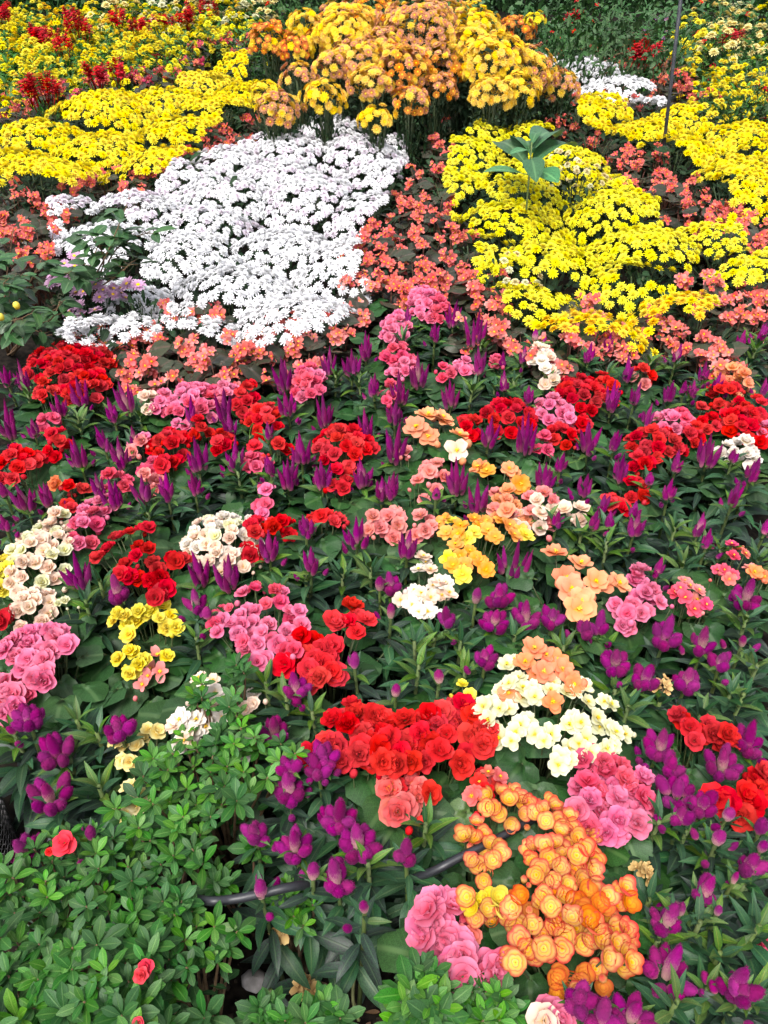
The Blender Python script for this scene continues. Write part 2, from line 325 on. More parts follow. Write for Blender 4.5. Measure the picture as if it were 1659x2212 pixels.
# ------------------------------------------------------------------ blossom meshes (unit: diameter 1)
def rose_mb(seed, loose=0):
    random.seed(seed); mb = MB()
    LY = ((5, .46, .58, .20, .22, .06, .0), (4, .37, .50, .58, .40, .05, .03), (3, .25, .36, 1.0, .5, .035, .06), (2, .15, .22, 1.3, .5, .015, .08)) if not loose else ((4, .50, .64, .18, .05, .03, .0), (3, .40, .54, .62, .15, .03, .03), (2, .24, .34, 1.05, .4, .02, .05))
    j = .12 + .14 * loose
    for (n, L, W, tilt, curl, r0, z0) in LY:
        o = U(0, 6.28)
        for k in range(n): blade(mb, L * U(.92 - .1 * loose, 1.08), W * U(.9, 1.1), rnd_petal, o + k * 6.2832 / n + U(-j, j), tilt + U(-j, j), curl, cup=.26 - .1 * loose, r0=r0, z0=z0, nv=4, nu=4, wav=.012 + .03 * loose)
    return mb
def cup_mb(seed):
    """rounded cup of broad petals: nested bowls with notched, slightly rolled rims"""
    random.seed(seed); mb = MB(); K, n = 20, 6
    for sc, pet, z0, op in ((.80, 4, 0.0, 1.75), (.52, 4, .07, 1.5), (.27, 3, .12, 1.2)):
        vs, fs, uv = [], [], []; o = U(0, 6.28); w1 = [U(.74, 1.08) for _ in range(pet)]
        for i in range(n + 1):
            t = i / n
            for k in range(K):
                th = 6.2832 * k / K; q = ((th + o) * pet / 6.2832) % pet; f = abs(math.sin(math.pi * q)) ** .45; m = (.62 + .38 * f) * w1[int(q)]
                a = op * t * m; r = .52 * sc * math.sin(a) * (1 - .10 * (1 - f) * t) + .02; z = z0 + .46 * sc * (1 - math.cos(a))
                vs.append((r * math.cos(th), r * math.sin(th), z)); uv.append((f, t * (1 if sc > .7 else .80)))
        for i in range(n):
            for k in range(K): fs.append((i * K + k, i * K + (k + 1) % K, (i + 1) * K + (k + 1) % K, (i + 1) * K + k))
        mb.add(vs, fs, uv)
    return mb
def open_mb(seed, nvp=5, disc=True):
    random.seed(seed); mb = MB()
    for (n, L, W, tilt, curl, z0) in ((nvp, .46, .46, .18, -.15, .0), (max(3, nvp - 2), .36, .38, .45, -.1, .02)):
        o = U(0, 6.28)
        for k in range(n): blade(mb, L * U(.9, 1.1), W * U(.9, 1.1), rnd_petal, o + k * 6.2832 / n + U(-.15, .15), tilt + U(-.15, .15), curl, cup=.15, r0=.03, z0=z0, nv=4, nu=4, wav=.03)
    if disc:
        for k in range(9):
            a = U(0, 6.28); r = U(0, .07); ball(mb, (r * math.cos(a), r * math.sin(a), .10 + U(0, .05)), .032, .035, 5, 3, mat=1)
    return mb
def coral_mb(seed):
    random.seed(seed); mb = MB(); o = U(0, 6.28)
    for k in range(4):
        big = k % 2 == 0
        blade(mb, (.52 if big else .42) * U(.9, 1.1), .46 if big else .26, rnd_petal, o + k * 1.5708 + U(-.2, .2), U(.1, .6), U(-.3, .1), cup=.2, r0=.02, nv=3, nu=2)
    for k in range(4):
        a = k * 1.57; ball(mb, (.05 * math.cos(a), .05 * math.sin(a), .09), .05, .06, 5, 3, mat=1)
    return mb
def mum_mb(seed, layers, L=.46, W=.16, disc=0.0, prof=strap):
    random.seed(seed); mb = MB()
    for (n, sc, tilt, z0) in layers:
        o = U(0, 6.28)
        for k in range(n): blade(mb, L * sc * U(.88, 1.1), W * U(.85, 1.15), prof, o + k * 6.2832 / n + U(-.1, .1), tilt + U(-.15, .15), -.25, cup=.0, fold=.25, r0=.03, z0=z0, nv=2, nu=2)
    if disc: ball(mb, (0, 0, layers[-1][3] + .02), disc, disc * .6, 7, 3, mat=1)
    return mb
ROSE = [rose_mb(11), rose_mb(12), rose_mb(13, 1), rose_mb(17, 1), rose_mb(18, 1)]
CUP = [cup_mb(14), cup_mb(15), cup_mb(16)]
OPEN = [open_mb(21), open_mb(22, 4), open_mb(23)]
BARE = [open_mb(21, 5, False), open_mb(22, 4, False), open_mb(23, 5, False)]
random.seed(24); CENTRE = [MB(), MB()]
for m_ in CENTRE:
    for k in range(9):
        a = U(0, 6.28); r = U(0, .07); ball(m_, (r * math.cos(a), r * math.sin(a), .10 + U(0, .05)), .032, .035, 5, 3)
CORAL = [coral_mb(31), coral_mb(32), coral_mb(33)]
POM = [mum_mb(41 + i, ((13, 1, .05, 0), (11, .80, .45, .05), (8, .58, .85, .10), (5, .38, 1.2, .13))) for i in range(3)]
DAISY = [mum_mb(51 + i, ((14, 1, .10, 0), (11, .78, .40, .03)), disc=.13, W=.17) for i in range(3)]
random.seed(99)
FM = {}
def fmesh(kind, tm, mats):
    key = (kind, tuple(mats))
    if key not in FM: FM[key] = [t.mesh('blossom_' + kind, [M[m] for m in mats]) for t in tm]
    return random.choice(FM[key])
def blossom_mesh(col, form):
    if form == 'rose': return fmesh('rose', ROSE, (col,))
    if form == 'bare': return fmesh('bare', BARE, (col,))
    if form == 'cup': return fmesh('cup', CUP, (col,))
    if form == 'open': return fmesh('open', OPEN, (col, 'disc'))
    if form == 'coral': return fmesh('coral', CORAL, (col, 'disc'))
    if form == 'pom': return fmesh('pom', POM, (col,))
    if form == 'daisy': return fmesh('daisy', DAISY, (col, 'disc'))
def bud_mb():
    mb = MB(); ball(mb, (0, 0, .1), .5, .6, 7, 4); return mb
BUD = bud_mb()

# ------------------------------------------------------------------ leaf meshes (unit: length 1 along +X)
def leaves(name, mats, n, **kw):
    out = []
    for m in mats:
        for i in range(n):
            mb = MB(); k = {a: (b() if callable(b) and a != 'prof' else b) for a, b in kw.items()}
            blade(mb, 1.0, **k); out.append(mb.mesh(name, M[m]))
    return out
def leaf_mb(**kw):
    mb = MB(); blade(mb, 1.0, **kw); return mb
CEL_LEAF = leaves('celosia_leaf', ['celosia_leaf', 'celosia_dark'], 4, W=lambda: U(.24, .33), prof=lance, tilt=lambda: U(.05, .25), curl=lambda: U(-1.1, -.3), fold=lambda: U(.2, .45), nv=6, nu=2, wav=lambda: U(0, .06), twist=lambda: U(-.3, .3))
CEL_YOUNG = leaves('celosia_leaf', ['celosia_young', 'celosia_leaf'], 3, W=lambda: U(.20, .28), prof=lance, tilt=lambda: U(.05, .2), curl=lambda: U(-.9, -.1), fold=lambda: U(.3, .5), nv=5, nu=2)
AZ = {k: leaves('azalea_leaf', [k], 3, W=lambda: U(.34, .44), prof=obov, tilt=lambda: U(.0, .15), curl=lambda: U(-.7, -.2), fold=lambda: U(.1, .3), nv=5, nu=2) for k in ('azalea_leaf', 'azalea_young', 'azalea_old')}
ROSE_LEAF = leaves('rose_leaf', ['rose_leaf'], 4, W=lambda: U(.42, .52), prof=oval, tilt=.05, curl=lambda: U(-.6, -.1), fold=lambda: U(.15, .4), nv=5, nu=2)
def round_leaf(mats, n, name):
    """begonia leaf: lopsided round blade, wavy rim, stalk joins at the notch"""
    out = []
    for m in mats:
        for i in range(n):
            mb = MB(); K = 16; rings = 3; vs = [(0, 0, 0)]; uv = [(.5, .05)]; fs = []; ph = U(0, 6.28); sk = U(-.18, .18)
            for r in range(1, rings + 1):
                for k in range(K):
                    a = -math.pi + 2 * math.pi * (k + .5) / K; q = r / rings
                    rad = (.5 * (1 + .30 * math.cos(a)) + .05 * math.sin(5 * a + ph) * q) * (1 - .55 * math.exp(-((abs(a) - math.pi) / .35) ** 2))
                    rad *= q; x = rad * math.cos(a) * 1.1; y = rad * math.sin(a) * (1 + sk * math.copysign(1, math.sin(a)))
                    z = .10 * abs(y) - .22 * (x * x + y * y) + .05 * q * math.sin(4 * a + ph)
                    vs.append((x + .1, y, z)); uv.append((.5 + y * .9, min(1, max(0, .15 + x))))
            for k in range(K): fs.append((0, 1 + k, 1 + (k + 1) % K))
            for r in range(rings - 1):
                for k in range(K):
                    b = 1 + r * K; c = b + K; fs.append((b + k, c + k, c + (k + 1) % K, b + (k + 1) % K))
            mb.add(vs, fs, uv); out.append(mb.mesh(name, M[m]))
    return out
BEG_LEAF = round_leaf(['begonia_leaf', 'begonia_leaf', 'begonia_light'], 2, 'begonia_leaf')
BRZ_LEAF = round_leaf(['bronze_leaf'], 4, 'bronze_leaf')

# ------------------------------------------------------------------ the setting: soil bed, lawn behind
def vnoise(seed):
    g = np.random.default_rng(seed).random((64, 64))
    def f(x, y):
        i, j = math.floor(x), math.floor(y); u, v = x - i, y - j; u = u * u * (3 - 2 * u); v = v * v * (3 - 2 * v)
        a, b, c, d = g[i % 64, j % 64], g[(i + 1) % 64, j % 64], g[i % 64, (j + 1) % 64], g[(i + 1) % 64, (j + 1) % 64]
        return (a * (1 - u) + b * u) * (1 - v) + (c * (1 - u) + d * u) * v
    return f
vn, vn2 = vnoise(3), vnoise(4)
def soil_z(x, y): return 0.030 * (vn(x * 9 + 50, y * 9) - .5) + 0.016 * (vn2(x * 40 + 90, y * 40) - .5)
def axis(lo, hi, flo, fhi, step):
    a = list(np.arange(flo, fhi, step)); s = step; x = flo
    while x > lo: s *= 1.35; x -= s; a.insert(0, max(x, lo))
    s = step; x = a[-1]
    while x < hi: s *= 1.35; x += s; a.append(min(x, hi))
    return a
xs, ys = axis(-150, 150, -1.1, 1.1, .018), axis(-40, 300, .2, 2.6, .018)
gm = MB(); nx = len(xs)
gm.add([(x, y, soil_z(x, y)) for y in ys for x in xs], [(j * nx + i, j * nx + i + 1, (j + 1) * nx + i + 1, (j + 1) * nx + i) for j in range(len(ys) - 1) for i in range(nx - 1)], [(x, y) for y in ys for x in xs])
o = bpy.data.objects.new('soil_bed', gm.mesh('soil_bed', M['soil'])); COL.objects.link(o); o['kind'] = 'structure'
lm_ = MB(); lm_.add([(-140, 15.5, .03), (140, 15.5, .03), (140, 280, .03), (-140, 280, .03)], [(0, 1, 2, 3)], [(0, 0), (1, 0), (1, 1), (0, 1)])
o = bpy.data.objects.new('lawn', lm_.mesh('lawn', M['lawn'])); COL.objects.link(o); o['kind'] = 'structure'
# loose crumbs, bark and litter on the bare soil (nobody could count them)
random.seed(5); crumbs = [MB() for _ in range(4)]
for c in crumbs: ball(c, (0, 0, 0), 1, .7, 6, 4, bump=.35)
xf = []
for _ in range(5200):
    x, y = U(-.75, .95), U(.35, 1.75); s = .0016 + .006 * random.random() ** 3
    xf.append((random.randrange(4), mat4((x, y, soil_z(x, y) + s * .3), Quaternion(Vector((U(-1, 1), U(-1, 1), 1)).normalized(), U(0, 6.28)), (s * U(.7, 1.6), s, s))))
o = bpy.data.objects.new('soil_crumbs', scatter(crumbs, xf).mesh('soil_crumbs', M['crumb'])); COL.objects.link(o)
tag(o, 'dark crumbs of soil and bark strewn over the bare earth', 'soil', kind='stuff')

# ------------------------------------------------------------------ labels: each thing is named by what it stands beside
LANDMARKS = []; REG = []
def landmark(p, short): LANDMARKS.append((Vector((p[0], p[1])), short))
def reg(o, phrase, cat, group, p, self_short=None):
    o['category'] = cat; o['group'] = group; REG.append((o, phrase, Vector((p[0], p[1])), self_short))
def finish_labels():
    for o, phrase, p, own in REG:
        best = min((l for l in LANDMARKS if l[1] != own), key=lambda l: (l[0] - p).length)
        
        t_ = phrase + ' beside ' + best[1]
        if len(t_.split()) > 16: t_ = phrase.replace('magenta celosia with a tuft of plume spikes', 'magenta celosia with tufted plumes').replace('slim magenta celosia with few plume spikes', 'slim few plumed magenta celosia').replace('slim silvery magenta celosia with few plume spikes', 'slim silvery magenta celosia') + ' beside ' + best[1]
        o['label'] = t_

# ------------------------------------------------------------------ chrysanthemum cushions
def mum_foliage_mb(seed, n=110, L=.17):
    random.seed(seed); t = [leaf_mb(W=U(.42, .55), prof=oval, tilt=.1, curl=-.8, fold=.2, nv=3, nu=2, wav=.08) for _ in range(3)]; mb = MB(); xf = []
    for k in range(n):
        a = U(0, 6.28); ph = math.acos(U(.0, 1)); r = U(.72, 1.0)
        p = (r * math.sin(ph) * math.cos(a), r * math.sin(ph) * math.sin(a), max(.03, r * math.cos(ph)))
        xf.append((random.randrange(3), mat4(p, aimq(a + U(-.9, .9), U(-.2, .7), U(-.6, .6)), L * U(.7, 1.3))))
    mb = scatter(t, xf)
    for k in range(14):
        a = U(0, 6.28); ph = U(.1, 1.2); e = (.95 * math.sin(ph) * math.cos(a), .95 * math.sin(ph) * math.sin(a), .95 * math.cos(ph))
        tube(mb, [(.05 * math.cos(a), .05 * math.sin(a), -.02), (e[0] * .4, e[1] * .4, e[2] * .6), e], .014, 4, mat=1)
    return mb
MUMF = [mum_foliage_mb(60 + i, 170, .2).mesh('chrysanthemum_foliage', [M['mum_leaf'], M['mum_stem']]) for i in range(4)]
random.seed(17)
def mum_bed(poly, z, cols, form, diam, fs, ps, phrase, group, name='chrysanthemum', gap=.30, far=7.0, dome=.09, gsc=5.0, seed=1):
    random.seed(seed); wp = [at(x, y, z)[0] for x, y in poly]; pts = [(p.x, p.y) for p in wp]
    ins = in_poly(pts); bb = (min(p[0] for p in pts), max(p[0] for p in pts), min(p[1] for p in pts), max(p[1] for p in pts))
    cs = poisson(ins, bb, ps, tries=4000)
    hts = [U(-.035, .035) for _ in cs]; fl = {i: [] for i in range(len(cs))}
    for (x, y) in poisson(ins, bb, fs):
        d = sorted((math.hypot(x - c[0], y - c[1]), i) for i, c in enumerate(cs))[:2]
        r = d[0][0] / (ps * .72); i = d[0][1]
        crease = (d[1][0] - d[0][0]) if len(d) > 1 else 1
        if vn(x * gsc + seed * 7, y * gsc) < gap * .55 or (crease < .03 and random.random() < .35) or random.random() < .015: continue
        h = z + .03 + hts[i] - dome * min(r, 1.25) ** 2 + U(-.012, .012)
        c = cs[i]; n = Vector(((x - c[0]) / ps * 1.3 + U(-.3, .3), (y - c[1]) / ps * 1.3 + U(-.3, .3) - .15, 1))
        fl[i].append((Vector((x - c[0], y - c[1], h)), n))
    for i, c in enumerate(cs):
        if len(fl[i]) < 3: continue
        root = thing(name, (c[0], c[1], 0)); col = cols(c[0], c[1]) if callable(cols) else cols
        put(random.choice(MUMF), 'foliage', root, (0, 0, 0), (0, 0, 1), U(0, 6.28), (ps * .68, ps * .68, z + .005 + hts[i]))['kind'] = 'stuff'
        if c[1] < far:
            for p, n in fl[i]:
                q = col if isinstance(col, str) else random.choice(col)
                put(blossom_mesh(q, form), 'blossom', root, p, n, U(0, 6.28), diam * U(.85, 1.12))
        else:
            q = col if isinstance(col, str) else col[0]; tm = {'pom': POM, 'daisy': DAISY}[form]
            me = scatter(tm, [(random.randrange(3), mat4(p, quat(n, U(0, 6.28)), diam * U(.85, 1.12))) for p, n in fl[i]]).mesh('blossoms', [M[q], M['disc']])
            put(me, 'blossoms', root)['kind'] = 'stuff'
        reg(root, phrase, 'chrysanthemum', group, c)

WHITE = [(108, 432), (200, 412), (310, 408), (420, 330), (520, 298), (610, 282), (700, 262), (745, 248), (800, 275), (868, 280), (880, 320), (842, 400), (830, 440), (782, 470), (772, 560), (795, 605), (760, 660), (705, 725), (560, 745), (470, 715), (330, 700), (250, 700), (160, 745), (140, 705), (225, 655), (235, 610), (190, 590), (170, 545), (108, 500)]
mum_bed(WHITE, .31, lambda x, y: ['mumwhite', 'mumwhite', 'mumlilac'] if y > 3.7 else 'mumwhite', 'pom', .047, .0310, .34, 'white pompon chrysanthemum in the big drift', 'white chrysanthemums of the large drift', seed=2)
YR = [(975, 315), (1040, 278), (1110, 262), (1185, 268), (1220, 312), (1310, 332), (1335, 372), (1420, 428), (1432, 490), (1480, 478), (1600, 515), (1620, 555), (1690, 555), (1690, 600), (1580, 602), (1540, 622), (1540, 690), (1440, 735), (1380, 738), (1300, 722), (1220, 720), (1160, 690), (1090, 655), (1100, 622), (1035, 565), (1012, 505), (1022, 470), (985, 435), (962, 390)]
mum_bed(YR, .33, lambda x, y: ['mumamber', 'mumyellow'] if y < 2.75 else 'mumlemon', 'pom', .044, .0305, .33, 'bright yellow button chrysanthemum', 'yellow chrysanthemums of the front drift', gap=.36, seed=3)
YB = [(1258, 200), (1330, 200), (1372, 232), (1480, 218), (1545, 250), (1700, 250), (1700, 445), (1590, 450), (1580, 402), (1530, 370), (1492, 332), (1440, 302), (1350, 292), (1290, 292), (1250, 250)]
mum_bed(YB, .35, 'mumyellow', 'pom', .051, .0360, .40, 'golden yellow chrysanthemum cushion', 'yellow chrysanthemums behind the stake', gap=.2, seed=4)
YL = [(-40, 300), (0, 288), (80, 242), (180, 202), (270, 190), (370, 196), (400, 160), (440, 150), (520, 122), (535, 125), (530, 148), (560, 170), (560, 230), (480, 236), (462, 270), (440, 300), (370, 342), (340, 360), (280, 352), (240, 360), (160, 400), (60, 396), (-40, 360)]
mum_bed(YL, .35, 'mumyellow', 'pom', .056, .040, .46, 'sunny yellow chrysanthemum cushion', 'yellow chrysanthemums beyond the white drift', gap=.24, far=6.3, seed=5)
WS = [(1165, 128), (1240, 134), (1300, 145), (1370, 160), (1430, 198), (1442, 226), (1350, 202), (1280, 186), (1230, 166)]
mum_bed(WS, .33, 'mumwhite', 'pom', .058, .041, .42, 'small drift white chrysanthemum', 'white chrysanthemums of the small drift', gap=.1, far=6, seed=6)
landmark(at(1300, 160, .33)[0], 'the small white drift')
mum_bed([(128, 745), (150, 712), (230, 690), (330, 684), (420, 690), (400, 712), (300, 722), (190, 748)], .30, 'mumwhite', 'pom', .045, .031, .22, 'white pompon chrysanthemum behind the red begonia', 'white chrysanthemums of the large drift', gap=.1, seed=12)
MAUVE = [(120, 590), (165, 570), (180, 620), (250, 600), (310, 655), (230, 650), (200, 680), (140, 660), (110, 625)]
mum_bed(MAUVE, .35, 'mauve', 'daisy', .054, .030, .16, 'dusty mauve daisy chrysanthemum', 'mauve daisies by the white drift', gap=.1, seed=7)
landmark(at(180, 620, .3)[0], 'the mauve daisies')
WILT = [(1075, 560), (1140, 545), (1190, 580), (1150, 620), (1090, 605)]
mum_bed(WILT, .37, ['wilt', 'mumlemon', 'cream'], 'pom', .036, .034, .2, 'fading yellow chrysanthemum with wilted cream blossoms', 'fading chrysanthemums', gap=.2, seed=8)
mum_bed([(1190, 330), (1270, 340), (1320, 385), (1270, 415), (1200, 390)], .38, ['wilt', 'mumlemon', 'cream', 'mumyellow'], 'pom', .036, .04, .22, 'sparse yellow chrysanthemum with browning blossoms', 'fading chrysanthemums', gap=.3, seed=9)

# tall bronze and gold mound: round bushes held up on leafy stems
def mum_bush(px, py, rpx, Y, col, phrase, diam=.052, squash=.8, dens=1.0):
    c, s = at_y(px, py, Y); r = rpx * s; root = thing('tall_chrysanthemum', (c.x, c.y, 0)); cz = c.z
    n = int(min(280, 2.3 * r * r * 6.28 / (diam * diam) * .62 * dens)); cols = col if isinstance(col, (list, tuple)) else [col]
    sm = MB()
    for k in range(9):
        a = U(0, 6.28); q = U(.2, .75) * r
        tube(sm, [(U(-.03, .03), U(-.03, .03), -.02), (q * .3 * math.cos(a), q * .3 * math.sin(a), cz * .5), (q * math.cos(a), q * math.sin(a), cz)], .006, 5)
    put(sm.mesh('stems', M['mum_stem']), 'stem', root)
    put(random.choice(MUMF), 'foliage', root, (0, 0, max(0, cz - r * .95)), (0, 0, 1), U(0, 6.28), (r * .9, r * .9, r * 1.5))['kind'] = 'stuff'
    put(random.choice(MUMF), 'lower_foliage', root, (0, 0, 0), (0, 0, 1), U(0, 6.28), (r * 1.0, r * 1.0, max(.1, cz - r * .1)))['kind'] = 'stuff'
    put(random.choice(MUMF), 'lower_foliage', root, (0, 0, 0), (0, 0, 1), U(0, 6.28), (r * .7, r * .7, max(.1, cz - r * .5)))['kind'] = 'stuff'
    tries = 0; pts = []
    while len(pts) < n and tries < n * 12:
        tries += 1; a = U(0, 6.28); zc = U(-.35, 1); q = math.sqrt(1 - zc * zc)
        d = Vector((q * math.cos(a), q * math.sin(a), zc)); lump = 1 + .5 * (vn(d.x * 2.3 + px * .37, d.y * 2.3 + d.z * 1.7) - .5)
        p = Vector((d.x * r, d.y * r, d.z * r * squash)) * lump
        if any((p - w_).length < diam * .60 for w_ in pts): continue
        pts.append(p)
        put(blossom_mesh(random.choice(cols), 'daisy'), 'blossom', root, p + Vector((0, 0, cz)), d + Vector((U(-.25, .25), U(-.25, .25) - .1, U(0, .4))), U(0, 6.28), diam * U(.85, 1.15))
    reg(root, phrase, 'chrysanthemum', 'tall bronze and gold chrysanthemums', (c.x, c.y))
random.seed(23)
G, B, RU = 'mumgold', 'mumbronze', 'mumrust'
for px, py, rp, Y, col, ph in [
    (905, 90, 92, 6.0, [B, B, B, G], 'large dome of dusty bronze daisies'),
    (800, 60, 75, 6.5, [B, G, RU], 'bronze flecked chrysanthemum bush'),
    (745, 85, 75, 6.2, [G, G, 'mumamber'], 'golden chrysanthemum bush on the mound flank'),
    (1030, 72, 62, 6.1, ['mumamber', G], 'yellow gold rounded chrysanthemum bush'),
    (960, 60, 62, 6.4, ['mumamber', G, B], 'amber chrysanthemum bush behind the bronze dome'),
    (870, 165, 72, 5.5, [B, RU, G], 'bronze chrysanthemum bush spilling down the mound'),
    (770, 145, 62, 5.6, [G, G, B], 'gold chrysanthemum bush sloping toward the yellow drift'),
    (885, 225, 40, 5.1, [B, RU, G], 'low bronze chrysanthemum spray hanging under the mound'),
    (1070, 145, 72, 5.6, [G, 'mumamber'], 'broad golden chrysanthemum bush on the mound'),
    (1140, 160, 60, 5.7, [G, 'mumgold', B], 'loose golden chrysanthemum bush'),
    (1060, 210, 48, 5.2, [G], 'drooping golden chrysanthemum spray over dark stems'),
    (1120, 205, 45, 5.3, [G, 'mumamber'], 'trailing golden chrysanthemum spray'),
    (1205, 190, 45, 5.8, [G, B], 'pale gold chrysanthemum spray'),
    (700, 215, 46, 5.0, [G, 'mumamber'], 'round golden chrysanthemum head overhanging the white drift'),
    (645, 170, 38, 5.4, [G, B], 'small arched golden chrysanthemum head'),
    (600, 245, 48, 4.9, [G, B], 'golden chrysanthemum head'),
    (570, 205, 32, 5.3, ['mumamber', 'mumyellow'], 'small amber chrysanthemum head'),
    (812, 262, 36, 4.8, [G, 'mumamber'], 'little golden chrysanthemum head touching the white drift'),
    (690, 95, 40, 6.2, ['mumamber', RU], 'deep amber chrysanthemum bush'),
    (585, 95, 48, 6.3, ['mumamber', RU, 'tangerine'], 'burnt orange and amber chrysanthemum bush'),
    (640, 108, 36, 6.0, ['mumamber', 'tangerine'], 'orange amber chrysanthemum bush'),
    (1118, 68, 34, 6.5, [RU, 'tangerine'], 'dark rust orange chrysanthemum bush'),
    (1155, 45, 22, 7.0, ['mumyellow'], 'small yellow chrysanthemum behind the rust orange bush'),
    (825, 120, 60, 5.8, [B, G], 'bronze gold chrysanthemum bush filling the mound'), (960, 150, 58, 5.75, [B, G, RU], 'mottled bronze chrysanthemum bush filling the mound'), (800, 190, 48, 5.3, [B, G], 'bronze gold chrysanthemum spray on the mound'), (1010, 110, 60, 5.9, [G, 'mumamber'], 'bright gold chrysanthemum bush filling the mound'), (940, 195, 40, 5.4, [B, RU], 'dull bronze chrysanthemum spray on the mound'), (715, 150, 42, 5.5, [G, B], 'gold flecked chrysanthemum spray on the mound'), (660, 60, 40, 6.6, ['mumamber', G], 'amber gold chrysanthemum bush on the far flank'), (730, 45, 45, 6.8, [B, G, RU], 'rusty gold chrysanthemum bush on the far flank')]:
    mum_bush(px, py, rp, Y, col, ph)
landmark(at_y(905, 90, 6.0)[0], 'the tall bronze dome')
landmark(at_y(700, 215, 5.0)[0], 'the hanging golden heads')
landmark(at_y(1070, 160, 5.6)[0], 'the golden end of the tall mound')

# ------------------------------------------------------------------ celosia: stem, leaves, plume spikes
def spike_mb(seed, fat):
    random.seed(seed); mb = MB(); K, n = 14, 16; vs, fs, uv = [], [], []
    pr = (lambda t: max(.02, math.sin(math.pi * (.16 + .84 * t ** 1.05)) ** .5)) if fat else (lambda t: max(.02, math.sin(math.pi * (.14 + .86 * t ** .8)) ** .7 * (1 - .22 * t)))
    for i in range(n + 1):
        t = i / n; rr = pr(t)
        for k in range(K):
            th = 6.2832 * k / K + t * 1.2; b = 1 + .10 * math.sin(th * 4 + i * 2.4) + U(-.10, .10)
            vs.append((rr * b * math.cos(th), rr * b * math.sin(th), t + U(-.015, .015))); uv.append((k / K, t))
    for i in range(n):
        for k in range(K): fs.append((i * K + k, i * K + (k + 1) % K, (i + 1) * K + (k + 1) % K, (i + 1) * K + k))
    mb.add(vs, fs, uv)
    for q in range(260):                                   # fine bristles
        t = U(.03, .99); th = U(0, 6.28); rr = pr(t) * .95
        a, b = (math.cos(th), math.sin(th)), (-math.sin(th), math.cos(th)); l = U(.10, .26); w_ = .05
        mb.add([(rr * a[0] + b[0] * w_, rr * a[1] + b[1] * w_, t), (rr * a[0] - b[0] * w_, rr * a[1] - b[1] * w_, t), ((rr + l) * a[0], (rr + l) * a[1], t + U(.03, .09))], [(0, 1, 2)], [(.5, t), (.5, t), (.5, min(1, t + .1))])
    return mb
SPK = {}
for f in (0, 1):
    t = [spike_mb(70 + f * 5 + i, f) for i in range(4)]
    SPK[f] = [q.mesh('plume_spike', M['celosia']) for q in t]; SPK[f, 'old'] = [q.mesh('plume_spike', M['celosia_old']) for q in t]
def celosia(t, x, y, w_=90, h_=120, old=None):
    px, py = tz(t, x, y) if t else (x, y); z = .315 + U(-.012, .012); p, s = at(px, py, z)
    W = w_ * .5 * s; el_ = math.atan2(CAM_H - z, p.y); Hh = min(.115, max(.035, (h_ * .5 * s - .45 * W * math.sin(el_)) / math.cos(el_)))
    near = p.y < 1.35; old = (near and random.random() < .75 or random.random() < .2) if old is None else old
    n = 1 if W < .024 else 4 if W < .034 else 6 if W < .046 else 8
    root = thing('celosia', (p.x, p.y, 0)); hb = z - Hh * .5
    lean = (U(-.02, .02), U(-.02, .02))
    sm = MB(); tube(sm, [(-lean[0], -lean[1], -.02), (-lean[0] * .4, -lean[1] * .4, hb * .5), (0, 0, hb), (0, 0, hb + Hh * .25)], lambda q: .0045 - .0015 * q, 6)
    put(sm.mesh('stem', M['celosia_stem']), 'stem', root)
    fat = 1 if near else 0; rad = (.0110 if near else .0080) * U(.9, 1.1)
    if n == 1: rad = W * .5
    put(random.choice(SPK[fat, 'old'] if old else SPK[fat]), 'plume_spike', root, (0, 0, hb), (U(-.12, .12), U(-.12, .12), 1), U(0, 6.28), (rad * (.85 if near else 1.0), rad * (.85 if near else 1.0), Hh * (.8 if near else 1.0)))
    a0 = U(0, 6.28)
    for k in range(n - 1):
        a = a0 + 6.2832 * k / max(1, n - 1) + U(-.3, .3); q = max(.006, W * .5 - rad * 1.1) * U(.8, 1.15); tl = U(.35, .85) if near else U(.10, .34)
        hh = Hh * U(.5, .85) if not near else U(.026, .040)
        put(random.choice(SPK[fat]), 'plume_spike', root, (q * .6 * math.cos(a), q * .6 * math.sin(a), hb - .006 + U(-.008, .010)), (math.cos(a) * tl, math.sin(a) * tl, 1), U(0, 6.28), (rad * U(.8, 1.0), rad * U(.8, 1.0), hh))
    for k in range(random.randint(0, 3)):                    # small side plumes lower on the stem
        a = U(0, 6.28); put(random.choice(SPK[fat]), 'side_plume', root, (.03 * math.cos(a), .03 * math.sin(a), hb - U(.01, .035)), (math.cos(a) * .5, math.sin(a) * .5, 1), 0, (.006, .006, .022))
    bare = t == 'G' and x > 1050 or t == 'H' and x < 200; nl = 18 if bare else 30; a = U(0, 6.28)
    for k in range(nl):
        f = k / (nl - 1); a += 2.39996 + U(-.25, .25); zz = .03 + (hb - .03) * ((.45 + .55 * f) if bare else f ** .7)
        L = ((.086 if near else .102) - .055 * f ** 1.6) * U(.85, 1.15); tilt = -.25 + 1.0 * f ** 1.3 + U(-.2, .2)
        me = random.choice(CEL_YOUNG) if f > .80 else random.choice(CEL_LEAF)
        putq(me, 'leaf', root, (lean[0] * (f - 1) + .003 * math.cos(a), lean[1] * (f - 1) + .003 * math.sin(a), zz), aimq(a, tilt, U(-.4, .4)), L)
    ph = ('tiny single plumed magenta celosia' if n == 1 else 'slim magenta celosia with few plume spikes' if n == 4 else 'magenta celosia with a tuft of plume spikes' if n == 6 else 'broad many spiked magenta celosia')
    if old and near: ph = ph.replace('magenta', 'silvery magenta')
    reg(root, ph, 'celosia', 'magenta celosia plants', (p.x, p.y))
random.seed(31)
